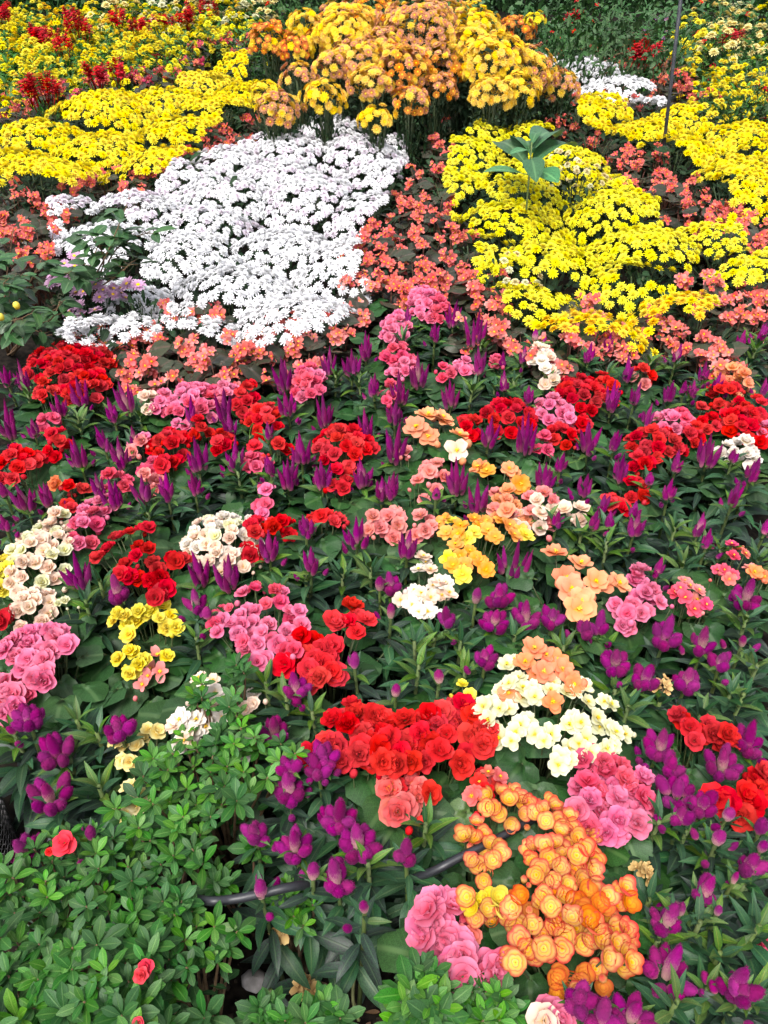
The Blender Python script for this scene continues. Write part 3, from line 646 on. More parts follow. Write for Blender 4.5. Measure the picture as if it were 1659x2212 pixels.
CELO = {
 'C': [(90,510,80,130),(20,700,80,190),(250,640,80,110),(340,580,110,140),(540,600,105,150),(480,655,60,100),(140,740,50,80),(330,840,120,150),(440,780,50,110),(510,840,80,140),(575,770,50,80),(100,1030,120,140),(195,1020,60,110),(420,990,60,110),(480,1020,105,140),(610,1000,95,130),(715,990,60,120),(822,660,40,120),(850,850,105,160),(1005,850,80,150),(960,640,75,150),(990,720,60,110),(835,970,60,110),(1230,500,100,150),(1240,630,110,120),(1420,450,60,130),(1520,460,90,130),(1580,380,60,120),(1400,660,70,160),(1300,820,105,150),(1160,750,45,80),(1580,720,80,140),(1240,930,90,150),(1390,930,90,140),(1570,930,80,130),(1165,900,60,90),(1615,550,65,100),(1645,1000,60,100),(20,510,50,90),(15,1010,40,70)],
 'D': [(300,240,70,120),(400,310,105,160),(100,250,40,70),(220,320,50,80),(150,490,95,150),(70,560,85,150),(290,590,85,130),(45,660,95,110),(50,800,105,180),(415,450,60,120),(515,440,40,60),(522,530,50,90),(605,420,40,70),(655,340,30,50),(630,590,50,80),(890,410,60,80),(970,370,45,80),(1270,410,45,80),(1060,480,50,100),(990,600,70,130),(1090,590,50,100),(1240,580,55,100),(1140,680,60,100),(1390,490,60,80),(1440,540,50,80),(1340,570,50,70),(455,750,95,130),(620,760,105,180),(890,780,80,140),(1000,790,55,90),(1410,830,120,150),(1030,900,80,130),(700,940,100,130),(765,880,70,90),(870,980,85,100),(1270,880,50,90),(1600,910,80,110),(1150,960,40,60),(1235,1000,70,100),(320,950,105,170),(410,1030,95,140),(1520,1020,60,110),(30,980,85,130),(1550,350,45,70),(1640,320,45,70),(950,1060,60,80),(1085,1095,60,80),(1650,560,40,70),(225,1025,40,50),(1300,560,35,40),(1510,860,40,60)],
 'E': [(330,250,120,170),(500,310,85,160),(860,230,105,170),(980,250,140,170),(840,370,50,110),(890,430,45,60),(1160,140,95,140),(1320,50,100,100),(1540,80,130,150),(1340,200,80,120),(1280,730,120,150),(1180,910,140,160),(510,920,135,120),(230,1000,190,180),(115,880,115,110),(1530,630,45,90),(1390,1040,120,120),(1250,1095,100,60),(15,40,45,80),(1640,300,45,80)],
 'F': [(100,130,105,130),(570,190,175,200),(750,20,55,80),(910,30,50,90),(980,30,50,80),(1090,50,90,110),(1370,50,60,100),(1405,110,60,90),(30,290,70,130),(400,350,45,90),(500,350,110,120),(480,450,120,110),(620,420,125,150),(730,440,80,100),(275,430,50,110),(30,420,40,80),(875,490,55,100),(940,460,65,130),(1190,230,60,80),(1580,330,150,170),(1230,490,140,170),(1390,530,60,140),(1460,630,60,90),(1010,620,130,140),(1140,690,140,140),(1320,700,120,130),(440,620,75,90),(240,705,48,70),(50,765,45,65),(1205,985,140,160),(1595,950,130,180),(1480,1060,180,170),(1555,550,35,40),(1250,1080,70,90),(1655,60,40,80)],
 'G': [(200,90,230,180),(90,330,130,150),(385,275,50,60),(1250,60,130,150),(1375,0,90,60),(1460,170,150,170),(1550,290,200,180),(1270,290,150,180),(1100,265,90,100),(1450,430,120,180),(1350,440,60,80),(1120,500,60,120),(1575,590,45,60)],
 'H': [(1280,80,180,150),(1385,140,90,100),(1290,195,70,90),(1490,190,55,70),(1450,290,60,80),(1590,400,80,100),(1400,510,75,120),(1240,630,90,130),(1290,605,40,50),(1250,830,240,230),(1540,890,100,190),(850,985,110,100),(960,1040,80,120),(1080,1050,200,150),(95,340,90,110),(1640,240,60,90),(1640,330,45,60),(1520,470,30,40),(1450,605,35,35),(1560,960,80,80)]}
for t, L_ in CELO.items():
    for a in L_: celosia(t, *a)
# leafy celosia with no plume yet, closing the gaps between the flowering ones
for t, x, y in [('D',560,560),('D',700,560),('D',1150,470),('D',1600,420),('D',1500,650),('F',850,90),('F',960,150),('F',700,60),('F',1250,90),('F',1300,200),('F',1450,180),('F',130,600),('F',330,560),('F',220,530),('F',150,690),('F',350,680),('F',560,560),('F',780,570),('F',960,560),('F',1400,420),('F',1560,470),('F',1620,650),('F',1500,780),('F',1000,760),('F',1200,800),('F',1050,860),('F',1380,850),('F',1550,800),('H',1180,260),('H',1300,300),('H',1420,380),('H',1550,520),('H',1150,560),('H',1350,700),('H',1180,760),('H',1450,800),('H',1600,720),('H',1400,950),('H',1600,1000),('H',1250,1040),('H',180,260),('G',1590,430),('E',1150,760),('E',1350,880),('E',1240,830),('E',1320,290),('E',1480,260),('E',1600,250),('E',1200,330),('E',860,480),('E',850,560),('E',440,330),('E',380,420),('E',640,20),('C',600,690),('C',480,700),('C',650,660),('C',340,720),('C',120,600),('C',1080,780),('C',1030,960),('C',1450,520),('C',1550,540),('C',1120,1000),('E',330,900),('E',420,960),('E',300,1060),('G',420,60),('E',60,960),('F',1620,200),('D',1560,480),('D',480,560),('D',380,580),('D',960,520),('D',130,320),('D',80,380),('D',420,390),('D',1250,480),('D',1580,360),('D',860,470)]:
    px, py = tz(t, x, y); p, s = at(px, py, .26); root = thing('celosia', (p.x, p.y, 0)); hb = U(.25, .29)
    sm = MB(); tube(sm, [(0, 0, -.02), (U(-.01, .01), 0, .12), (0, 0, hb)], .004, 6); put(sm.mesh('stem', M['celosia_stem']), 'stem', root)
    a = U(0, 6.28)
    for k in range(34):
        f = k / 33; a += 2.39996 + U(-.25, .25)
        putq(random.choice(CEL_YOUNG) if f > .72 else random.choice(CEL_LEAF), 'leaf', root, (.003 * math.cos(a), .003 * math.sin(a), .03 + (hb - .03) * f ** .7), aimq(a, -.2 + 1.25 * f ** 1.4 + U(-.2, .2), U(-.4, .4)), (.11 - .065 * f ** 1.7) * U(.85, 1.15))
    reg(root, 'leafy dark green celosia without a plume', 'celosia', 'leafy celosia plants without plumes', (p.x, p.y))

# ------------------------------------------------------------------ double begonias
def begonia(spots, col, form, diam, z, label, short=None, leaves_=12, light=0, buds=3, name='begonia'):
    """spots: blossom pixels on the photo grid (x, y, dz)"""
    P3 = [at(x, y, z + dz)[0] for x, y, dz in spots]; c = sum(P3, Vector()) / len(P3)
    root = thing(name, (c.x, c.y, 0)); base = Vector((0, 0, .05)); sm = MB(); cols = col if isinstance(col, (list, tuple)) else [col]
    r = max(.03, max(math.hypot(p.x - c.x, p.y - c.y) for p in P3))
    for p in P3:
        q = p - Vector((c.x, c.y, 0)); n = Vector((q.x / r * .55 + U(-.25, .25), q.y / r * .55 + U(-.25, .25) - .28, 1))
        b_ = put(blossom_mesh(random.choice(cols), 'bare' if form == 'open' else form), 'blossom', root, q, n, U(0, 6.28), diam * U(.88, 1.14))
        if form == 'open': put(fmesh('centre', CENTRE, ('disc',)), 'stamens', b_)
        tube(sm, [(q.x * .15, q.y * .15, -.015), (q.x * .55, q.y * .55, q.z * .62), tuple(q - n.normalized() * .001)], .0016, 4)
    for k in range(buds):
        q = random.choice(P3) - Vector((c.x, c.y, 0)) + Vector((U(-.03, .03), U(-.03, .01), U(-.02, .0)))
        put(fmesh('bud', [BUD], (cols[0],)), 'bud', root, q, (U(-.5, .5), U(-.5, .5), 1), 0, diam * U(.25, .4))
        tube(sm, [(q.x * .4, q.y * .4, .02), tuple(q)], .0012, 4)
    a = U(0, 6.28)
    for k in range(leaves_ + 5):
        a += 2.4; rr = r * U(.3, 1.25) + .012; L = U(.055, .085); zz = z - U(.035, .115)
        if zz < .04: zz = U(.04, .1)
        q = Vector((rr * math.cos(a), rr * math.sin(a), zz))
        putq(random.choice(BEG_LEAF[4:] if random.random() < light else BEG_LEAF[:4]), 'leaf', root, q, aimq(a + U(-.5, .5), U(-.45, .25), U(-.4, .4)), L)
        tube(sm, [(q.x * .2, q.y * .2, -.015), (q.x * .6, q.y * .6, zz * .7), tuple(q)], .002, 4)
    put(sm.mesh('stems', M['begonia_stem']), 'stem', root)
    root['category'] = 'begonia'; root['group'] = 'double begonias'
    if label: root['label'] = label
    if short: landmark(c, short)
    return root, c
def ell(t, x, y, w_, h_, diam, z, fill=.60, dome=.04):
    """spread blossoms evenly over the patch the photo shows"""
    px, py = tz(t, x, y); c, s = at(px, py, z); rx, ry = max(.012, w_ * .26 * s - diam * .15), max(.010, (at(px, py - h_ * .25, z)[0].y - at(px, py + h_ * .25, z)[0].y) * .52 - diam * .12)
    pts = poisson(lambda a, b: (a / rx) ** 2 + (b / ry) ** 2 < 1, (-rx, rx, -ry, ry), diam * fill, tries=500)
    out = []
    for a, b in pts:
        q = (a / rx) ** 2 + (b / ry) ** 2; zz = z + dome * (.5 - q) + U(-.010, .010)
        # back to the grid: same ground spot, its own height
        y_, dz_ = c.y + b, zz - CAM_H; f = y_ * CP - dz_ * SP; u = y_ * SP + dz_ * CP
        out.append((CX + FPX * (c.x + a) / f, CY - FPX * u / f, zz - z))
    return out or [(px, py, 0)]
def pts(t, *L_): return [(*tz(t, x, y), U(-.012, .012)) for x, y in L_]
random.seed(41)
BZ = .285
def patch(t, x, y, w_, h_, col, label, short=None, form='rose', diam=.041, z=BZ, **k):
    sp = ell(t, x, y, w_, h_, diam, z); r_, c = begonia(sp, col, form, diam, z, label, short, **k)
    if not label: reg(r_, ('small ' if len(sp) < 5 else '') + {'red': 'red', 'crimson': 'crimson', 'scarlet': 'scarlet', 'pink': 'pink', 'rose': 'rose pink', 'salmon': 'salmon pink', 'blush': 'blush', 'peach': 'peach', 'orange': 'orange', 'cream': 'cream', 'ivory': 'ivory white', 'yellow': 'yellow', 'paleyellow': 'pale yellow', 'apricot': 'apricot', 'tangerine': 'tangerine'}[col if isinstance(col, str) else col[0]] + ' double begonia', 'begonia', 'double begonias', c)
# --- far band of begonias under the white drift
patch('C', 290, 440, 360, 150, ['red', 'crimson'], 'wide red begonia under the corner of the white drift', 'the wide red begonia at the white corner')
patch('C', 370, 550, 190, 130, 'red', None)
patch('C', 200, 570, 90, 60, 'scarlet', None)
patch('C', 830, 620, 230, 170, ['pink', 'rose'], 'full pink begonia dome behind red begonias', 'the full pink begonia dome')
patch('C', 690, 610, 70, 80, 'pink', None)
patch('C', 970, 590, 90, 80, 'pink', None)
patch('C', 640, 620, 50, 80, 'blush', None)
patch('C', 725, 810, 180, 130, 'red', 'red begonia in front of the full pink dome', 'the red begonia before the pink dome')
patch('C', 860, 745, 90, 60, 'red', None); patch('C', 960, 785, 70, 90, 'red', None); patch('C', 715, 900, 80, 90, 'red', None)
patch('C', 1060, 590, 90, 110, 'red', None); patch('C', 1145, 690, 150, 140, ['red', 'scarlet'], None, 'the red begonia under the coral row')
patch('C', 1330, 530, 140, 130, ['pink', 'rose'], None, 'the pink begonia under the coral row')
patch('C', 1490, 800, 250, 150, ['red', 'scarlet'], 'red begonia ringed by tall magenta celosia spikes', 'the red begonia ringed by celosia')
patch('C', 1470, 950, 90, 110, 'red', None); patch('C', 1215, 820, 70, 50, 'red', None)
patch('C', 70, 880, 190, 130, ['red', 'scarlet'], 'red begonia low among magenta celosia by the rose shrub', 'the low red begonia'); patch('C', 245, 800, 100, 90, 'red', None)
patch('C', 215, 720, 90, 60, 'rose', None); patch('C', 600, 810, 90, 90, ['salmon', 'pink'], None); patch('C', 650, 900, 80, 70, 'rose', None)
patch('C', 500, 970, 130, 70, 'rose', None); patch('C', 640, 970, 90, 60, 'salmon', None); patch('C', 290, 1000, 150, 60, ['scarlet', 'orange'], None); patch('C', 460, 1060, 90, 60, 'pink', None)
patch('C', 290, 1080, 70, 50, 'red', None); patch('C', 385, 1090, 90, 80, 'pink', None); patch('C', 1110, 890, 100, 70, 'rose', None); patch('C', 1145, 1040, 70, 130, ['pink', 'rose'], None)
patch('C', 1100, 850, 60, 40, 'scarlet', None)
patch('D', 175, 185, 150, 130, 'pink', None, 'the pink begonia below the coral column'); patch('D', 230, 215, 110, 80, 'rose', None); patch('D', 60, 290, 120, 100, 'pink', None); patch('D', 20, 330, 60, 60, 'pink', None)
patch('D', 60, 420, 130, 80, 'rose', None); patch('D', 80, 480, 120, 70, 'pink', None); patch('D', 340, 460, 70, 50, 'pink', None); patch('D', 270, 490, 80, 40, 'rose', None); patch('D', 480, 440, 50, 50, 'rose', None); patch('D', 20, 580, 60, 80, 'rose', None)
patch('D', 690, 450, 100, 150, ['blush', 'ivory'], 'tall cream blush begonia below the front yellow drift', 'the tall cream begonia', z=.30)
patch('D', 370, 720, 90, 90, 'red', None); patch('D', 540, 680, 240, 120, ['red', 'crimson'], 'red begonia dome below pink and scarlet begonias', 'the red begonia dome')
patch('D', 850, 580, 200, 130, ['red', 'crimson'], 'rounded red begonia behind the pink one', 'the rounded red begonia'); patch('D', 960, 560, 90, 110, 'scarlet', None)
patch('D', 730, 655, 150, 110, 'pink', 'pink begonia wedged between two red begonias', 'the pink begonia between two reds'); patch('D', 775, 770, 110, 110, 'red', None); patch('D', 690, 810, 60, 80, 'rose', None); patch('D', 860, 705, 60, 70, 'red', None); patch('D', 790, 720, 60, 50, 'pink', None)
patch('D', 1260, 715, 170, 110, ['pink', 'rose'], 'pink begonia topping a red bank of begonias', 'the pink begonia on the red bank'); patch('D', 1390, 690, 90, 100, 'red', None); patch('D', 1180, 800, 250, 120, ['red', 'crimson'], 'wide red begonia bank under the pink one', 'the wide red begonia bank'); patch('D', 1120, 890, 110, 60, 'red', None); patch('D', 1090, 990, 85, 80, 'red', None)
patch('D', 1560, 720, 210, 140, ['red', 'scarlet'], 'large red begonia behind white begonias', 'the large red begonia behind the white ones'); patch('D', 1480, 590, 120, 80, 'red', None); patch('D', 1610, 660, 100, 100, 'red', None); patch('D', 1330, 750, 90, 90, 'red', None)
patch('D', 1500, 500, 110, 70, 'peach', None); patch('D', 1550, 540, 80, 60, 'peach', None); patch('D', 1640, 750, 60, 60, 'pink', None); patch('D', 1120, 500, 90, 60, ['scarlet', 'salmon'], None)
patch('D', 1480, 830, 70, 60, 'ivory', None); patch('D', 1560, 845, 85, 100, 'ivory', None, 'the little white begonia')
patch('D', 210, 930, 110, 110, 'salmon', None); patch('D', 150, 1000, 80, 60, 'salmon', None); patch('D', 680, 1060, 160, 90, ['salmon', 'blush'], None, 'the salmon begonia by the apricot one'); patch('D', 110, 840, 40, 40, 'salmon', None)
patch('D', 520, 1060, 130, 120, ['peach', 'salmon'], None); patch('D', 1000, 1060, 90, 80, 'scarlet', None); patch('D', 850, 1085, 70, 40, 'blush', None); patch('D', 770, 1085, 60, 40, 'blush', None)
# --- big open peach and orange blooms
begonia(pts('D', (190,690), (250,700), (140,740), (190,780), (265,715)), ['peach'], 'open', .066, .31, 'large open peach begonia blooms amid green celosia leaves', 'the large peach begonia'); begonia(pts('D', (325,775), (315,840)), ['peach', 'blush'], 'open', .066, .31, 'pair of stacked pale peach begonia blooms', 'the stacked pair of peach blooms')
begonia(pts('D', (410,915), (445,930), (540,920), (560,945), (590,985)), ['apricot', 'peach'], 'open', .056, .30, 'bright apricot orange open begonia blooms in a row', 'the apricot orange blooms')
begonia(pts('F', (740,180), (850,225), (790,290), (810,335), (850,385), (915,300), (940,310), (840,420), (1010,310)), ['peach', 'peach', 'peach', 'orange'], 'open', .064, .31, 'big peach begonia blooms with yellow hearts and an orange one', 'the big peach begonia with yellow hearts')
begonia(pts('F', (650,590), (610,650), (690,690), (750,640), (730,820), (800,720), (700,620), (660,700), (770,680), (820,745), (540,780)), ['orange', 'orange', 'peach'], 'open', .050, .30, 'coral orange begonia behind the cream white one', 'the coral orange begonia')
# --- middle band
patch('E', 170, 170, 290, 300, ['blush', 'blush', 'cream'], 'tall blush cream begonia above pink begonias', 'the tall blush begonia', diam=.036); patch('E', 130, 400, 170, 160, 'blush', None, diam=.036); patch('E', 250, 30, 110, 70, ['blush', 'cream'], None, diam=.036); patch('E', 270, 390, 60, 30, 'cream', None, diam=.024)
patch('E', 15, 230, 60, 180, 'yellow', None); patch('E', 15, 450, 70, 130, 'crimson', None)
patch('E', 370, 55, 110, 170, ['rose', 'pink'], 'narrow rose pink begonia between blush and red ones', 'the narrow rose begonia')
begonia(pts('E', (500,110), (560,90), (610,75), (640,70), (440,190), (470,160), (520,110), (600,150), (640,160), (590,190), (540,230), (560,280), (600,290), (520,270), (680,250), (690,285), (660,220), (760,215), (740,200), (790,205), (680,320), (700,350), (720,330), (670,370), (650,300), (420,200)), ['crimson', 'red'], 'rose', .040, BZ, 'deep red begonia spilling toward small yellow begonias', 'the deep red begonia', leaves_=14)
patch('E', 960, 100, 330, 220, ['blush', 'blush', 'cream', 'ivory'], 'broad blush cream begonia dome above magenta celosia', 'the broad blush begonia dome', diam=.036, leaves_=14); patch('E', 960, 210, 230, 80, 'blush', None, diam=.036)
patch('E', 1100, 110, 90, 180, 'red', None); patch('E', 1210, 60, 110, 100, 'red', None, 'the red begonia by the blush dome'); patch('E', 1400, 30, 170, 60, ['red', 'scarlet'], None); patch('E', 1620, 60, 110, 100, 'salmon', None)
begonia(pts('E', (550,490), (540,450), (510,440), (600,430), (640,450), (560,530), (590,470), (650,430), (700,405), (690,460), (740,450), (720,500), (760,500), (490,470)), ['yellow'], 'rose', .036, .26, 'clear yellow begonia below the deep red one', 'the clear yellow begonia')
begonia(pts('E', (580,610), (620,640), (560,600), (580,690), (560,700), (510,635), (600,660), (720,625)), ['yellow'], 'rose', .034, .24, 'second small yellow begonia over bare soil', 'the small yellow begonia over soil')
begonia(pts('E', (640,710), (690,690), (615,745), (650,680), (680,620)), ['salmon'], 'coral', .040, .22, 'little salmon pink begonia hanging over bare soil', None)
begonia(pts('E', (960,470), (930,490), (1000,480), (1040,450), (1070,420), (1100,430), (1090,480), (1150,400), (1190,340), (1220,350), (1210,390), (1160,490), (1250,430), (1260,470), (1290,430), (1300,490), (1240,520), (1180,560), (1110,570), (1050,560), (1030,530), (1090,530), (1060,600), (1200,570), (1250,570), (1270,600), (1150,630), (1110,650), (1130,520), (1040,490), (940,520), (1290,550), (1230,600), (1100,330), (1050,350)), ['pink', 'pink', 'rose'], 'rose', .038, BZ, 'large pink begonia dome beside scarlet begonias', 'the large pink begonia dome', leaves_=16)
begonia(pts('E', (960,420), (990,415), (930,440), (1110,315), (1060,340)), ['rose'], 'rose', .024, .25, 'small rose begonia buds behind the large pink dome', None, leaves_=4)
begonia(pts('E', (1520,410), (1460,490), (1500,480), (1440,470), (1550,460), (1580,470), (1300,580), (1390,600), (1350,570), (1440,580), (1420,630), (1360,690), (1320,620), (1380,720), (1430,690), (1330,680), (1230,660), (1270,640), (1300,540), (1400,660), (1360,640), (1450,700), (1340,740), (1540,520)), ['red', 'scarlet'], 'rose', .048, .28, 'loose scarlet begonia leaning on the large pink dome', 'the loose scarlet begonia', leaves_=10)
begonia(pts('E', (150,520), (110,530), (200,560), (240,540), (280,560), (180,600), (130,570), (60,560), (30,580), (90,600), (20,600), (120,640), (100,680), (160,690), (200,690), (190,640), (150,720), (190,730), (260,520), (220,520), (70,630), (220,600), (290,580)), ['pink'], 'rose', .044, BZ, 'pink begonia cascade under the tall blush begonia', 'the pink begonia cascade', leaves_=14)
begonia(pts('E', (50,740), (20,780), (60,790), (30,830), (70,840), (10,740), (110,800), (20,870)), ['pink', 'rose'], 'rose', .048, .26, 'lower pink begonia blooms at the foot of the cascade', None)
begonia(pts('E', (860,720), (920,730), (930,780), (880,760), (940,820)), ['blush', 'ivory'], 'open', .036, .27, 'pale blush begonia poking through azalea leaves', None)
begonia(pts('E', (780,900), (820,890), (850,900), (910,900), (960,890), (890,930), (840,950), (800,990), (830,1000), (780,1000), (1060,1000), (1050,1030), (750,920)), ['ivory', 'ivory', 'blush'], 'open', .044, .26, 'white begonia half buried in azalea leaves', 'the white begonia in the azalea')
begonia(pts('E', (1090,830), (1060,850), (1095,790)), ['blush', 'ivory'], 'rose', .030, .26, 'three small blush begonia blooms above the azalea', None, leaves_=4)
begonia(pts('E', (500,990), (540,1010), (590,1010), (620,980), (640,940), (680,950), (560,1080), (530,1075)), ['paleyellow'], 'rose', .030, .25, 'fading pale yellow begonia behind the azalea', 'the fading pale yellow begonia')
begonia(pts('G', (590,160), (570,180), (600,130), (560,80), (640,165)), ['paleyellow', 'wilt'], 'open', .040, .25, 'single wilting cream yellow begonia among azalea leaves', None, leaves_=3)
patch('F', 40, 40, 90, 130, 'salmon', None); patch('F', 175, 55, 110, 100, 'salmon', None)
begonia(pts('F', (240,50), (290,40), (330,60), (270,90), (320,100), (360,120), (420,60), (450,80), (390,90), (310,140), (280,200), (330,190), (370,170), (400,200), (350,230), (300,230), (340,270), (420,220), (480,110), (540,60), (590,80), (610,100), (560,100), (440,40), (390,30), (440,250), (260,30), (510,40)), ['apricot', 'apricot', 'yellow'], 'open', .044, .29, 'golden apricot begonia above the largest magenta celosia', 'the golden apricot begonia', leaves_=14)
patch('F', 640, 30, 170, 110, ['salmon', 'blush'], None); patch('F', 550, 15, 150, 60, 'peach', None)
begonia(pts('F', (150,250), (180,220), (200,250), (170,195), (210,320), (240,300), (265,310), (130,370), (170,390), (120,400), (200,370), (250,360), (280,350), (150,430), (190,430), (70,380), (160,350), (130,340)), ['ivory', 'ivory', 'blush'], 'open', .040, .28, 'ragged white begonia beside the golden apricot one', 'the ragged white begonia')
begonia(pts('F', (1090,270), (1110,250), (1080,300), (1050,440), (1130,350), (1090,370), (1150,380), (1050,500), (1190,390), (1110,440), (1070,410), (1020,430), (1030,490), (1130,430), (1120,310), (1160,340), (1000,400)), ['pink'], 'rose', .042, BZ, 'pink begonia next to the big peach blooms', 'the pink begonia by the peach blooms')
begonia(pts('F', (1280,330), (1320,320), (1300,370), (1350,380), (1340,420), (1390,400), (1260,350), (1360,340), (1300,300)), ['salmon', 'rose'], 'open', .036, .29, 'star shaped salmon pink begonia on dark leaves', 'the star shaped salmon begonia')
begonia(pts('F', (1470,250), (1510,270), (1530,160), (1510,190), (1560,180), (1440,250), (1490,290), (1500,140)), ['coral', 'rose'], 'open', .032, .28, 'small coral pink begonia amid green celosia', 'the small coral pink begonia'); begonia(pts('F', (1600,260), (1640,280), (1580,240)), ['orange', 'salmon'], 'open', .036, .28, 'little orange salmon begonia behind a many spiked celosia', None)
# --- front band
begonia(pts('F', (560,640), (530,660), (540,740), (580,720), (500,770), (640,760), (600,760), (460,830), (500,850), (540,850), (590,920), (620,900), (650,960), (720,960), (690,990), (820,890), (850,910), (800,920), (920,890), (930,930), (870,980), (840,1000), (1000,950), (970,930), (1040,960), (990,1010), (800,1020), (760,1060), (750,1090), (800,1070), (830,770), (860,750), (880,820), (950,820), (980,830), (730,740), (720,770), (480,940), (450,900), (500,980), (550,990), (600,800), (650,800), (890,1040), (960,1020), (570,950), (430,840), (790,780)), ['cream'], 'open', .040, .295, 'cream white begonia with yellow hearts around round green leaves', 'the cream white begonia', leaves_=18, buds=6)
begonia(pts('F', (380,920), (390,940), (370,790), (340,745)), ['yellow', 'cream'], 'rose', .026, .27, 'tiny pale yellow begonia blooms beside the cream white begonia', None, leaves_=4)
begonia(pts('E', (1480,900), (1440,900), (1520,830), (1500,920), (1450,1010), (1500,1040), (1560,960), (1540,880), (1590,930), (1620,880), (1650,900), (1600,1000), (1650,960), (1640,1020), (1550,1050), (1600,1070), (1480,1080), (1410,1000), (1440,1060), (1650,1080), (1330,1050), (1560,1010)), ['red', 'scarlet'], 'rose', .046, .285, 'large red begonia mass in front of dark celosia leaves', 'the large red begonia mass', leaves_=14)
begonia(pts('F', (40,930), (90,900), (20,980), (60,1040), (100,1000), (140,1040), (160,960), (190,880), (230,920), (270,960), (200,1000), (240,1030), (300,850), (330,900), (380,880), (340,830), (410,960), (450,940), (440,990), (420,1010), (370,970), (120,1080), (180,1080), (60,1090), (250,870), (300,930), (150,910), (350,1050), (330,1090), (460,970)), ['scarlet', 'red', 'red'], 'rose', .046, .285, 'scarlet begonia running up to the cream white begonia', 'the scarlet begonia by the cream one', leaves_=14)
begonia(pts('H', (40,30), (100,20), (60,100), (120,70), (140,130), (90,160), (160,100), (40,180), (60,190), (130,90), (20,90), (200,110), (110,190)), ['scarlet', 'coral'], 'rose', .046, .26, 'light coral red begonia blooms hanging below the large red mass', 'the coral red blooms')
begonia(pts('H', (430,30), (470,60), (400,110), (440,100), (380,120), (450,20), (490,70), (410,60), (500,40)), ['scarlet', 'coral'], 'open', .034, .26, 'small scarlet begonia above the picotee orange begonias', 'the small scarlet begonia', light=.8)
begonia(pts('H', (850,85), (890,140), (960,20), (980,80), (1070,100), (960,160), (1040,180), (1100,200), (930,190), (970,240), (1010,230), (1090,240), (960,280), (1120,130), (1140,160), (880,60), (1010,130), (900,30), (1040,50), (860,220), (1100,60), (840,180), (1120,40), (930,110), (1000,290), (880,260)), ['pink', 'pink', 'rose'], 'rose', .044, .285, 'pink begonia dome touching the cream white begonia', 'the front pink begonia dome', leaves_=14)
begonia(pts('F', (860,1070), (900,1050), (950,1080), (990,1090), (1030,1100), (880,1100)), ['rose'], 'rose', .036, .285, 'rose pink begonia blooms tucked under the cream white begonia', None, leaves_=5)
begonia(pts('H', (450,120), (480,170), (540,140), (600,200), (545,240), (580,130), (510,110), (560,105), (620,150), (500,200), (450,170), (590,160)), ['picotee'], 'cup', .034, .27, 'yellow orange begonia cluster behind the black hose', 'the begonia cluster behind the hose', leaves_=6)
begonia(pts('H', (370,290), (400,240), (430,290), (345,300), (390,310), (400,420), (470,400), (430,350), (490,340), (440,440), (430,485), (380,400), (500,370), (455,330)), ['picotee'], 'cup', .034, .26, 'small yellow begonia cluster with red rims at the hose', 'the small cluster at the hose', leaves_=6)
begonia(pts('H', (690,180), (740,170), (700,230), (750,230), (800,210), (770,260), (720,150), (660,200), (810,260), (830,300), (880,300), (850,330), (900,290), (780,300), (760,190)), ['picotee'], 'cup', .034, .29, 'orange yellow red rimmed begonia reaching back to pink blooms', 'the red rimmed begonia by the pink dome', leaves_=8, buds=5)
begonia(pts('H', (650,340), (640,400), (710,390), (770,370), (740,330), (680,440), (820,440), (830,380), (870,410), (900,440), (790,330), (850,480), (760,430), (700,340), (660,460), (910,400), (730,480), (790,500), (620,360), (890,370), (860,350), (760,280), (820,320)), ['picotee'], 'cup', .036, .295, 'dense yellow centred begonia with orange red rims', 'the dense red rimmed begonia', leaves_=10, buds=6)
begonia(pts('H', (740,540), (790,490), (870,530), (690,550), (830,590), (600,550), (560,600), (640,620), (700,500), (780,560), (900,520), (960,550), (1000,540), (1040,520), (1050,580), (950,610), (880,650), (770,660), (850,610), (1000,590), (920,580), (720,600), (680,580), (580,560)), ['picotee', 'picotee', 'tangerine'], 'cup', .037, .295, 'broad orange begonia with yellow hearts across the middle', 'the broad orange begonia', leaves_=10, buds=6)
begonia(pts('H', (580,680), (590,740), (640,680), (690,720), (620,780), (550,820), (570,840), (650,810), (710,800), (690,780), (780,740), (770,780), (740,690), (830,700), (880,740), (930,730), (1000,700), (960,770), (960,820), (1050,740), (1040,800), (1060,840), (1000,760), (900,690), (540,660), (1040,700), (970,660), (1020,850), (850,760), (730,650), (810,650)), ['picotee'], 'cup', .039, .29, 'heaped orange begonia with red rims above round leaves', 'the heaped orange begonia', leaves_=12, buds=6)
begonia(pts('H', (360,560), (410,580), (460,570), (500,610), (380,600), (440,610), (490,560), (400,650)), ['picotee', 'yellow'], 'cup', .036, .28, 'yellow orange begonia arm reaching to the front pink blooms', None, leaves_=4)
begonia(pts('H', (470,670), (760,890), (740,910), (800,920), (860,890), (920,880), (850,930), (940,950), (750,980), (790,960), (840,970), (910,870)), ['tangerine', 'picotee'], 'cup', .034, .25, 'deep tangerine begonia under the heaped orange one', 'the deep tangerine begonia', leaves_=8)
begonia(pts('H', (270,580), (220,570), (190,620), (200,680), (280,740), (170,740), (250,770), (300,830), (340,810), (440,850), (480,880), (340,900), (270,870), (320,930), (430,900), (160,680), (300,600), (240,690), (330,780), (470,930), (490,840)), ['pink'], 'rose', .050, .27, 'pink begonia cascade at the front over bare soil', 'the front pink cascade', leaves_=8)
begonia(pts('H', (360,640), (380,720), (330,720), (355,680)), ['rose', 'coral'], 'rose', .030, .25, 'rose pink begonia buds behind the front pink cascade', None, leaves_=3)
begonia(pts('H', (720,1060), (760,1090), (690,1090), (730,1120)), ['blush', 'pink'], 'rose', .052, .27, 'pale blush pink begonia below the tangerine begonia', 'the pale blush begonia', leaves_=5)
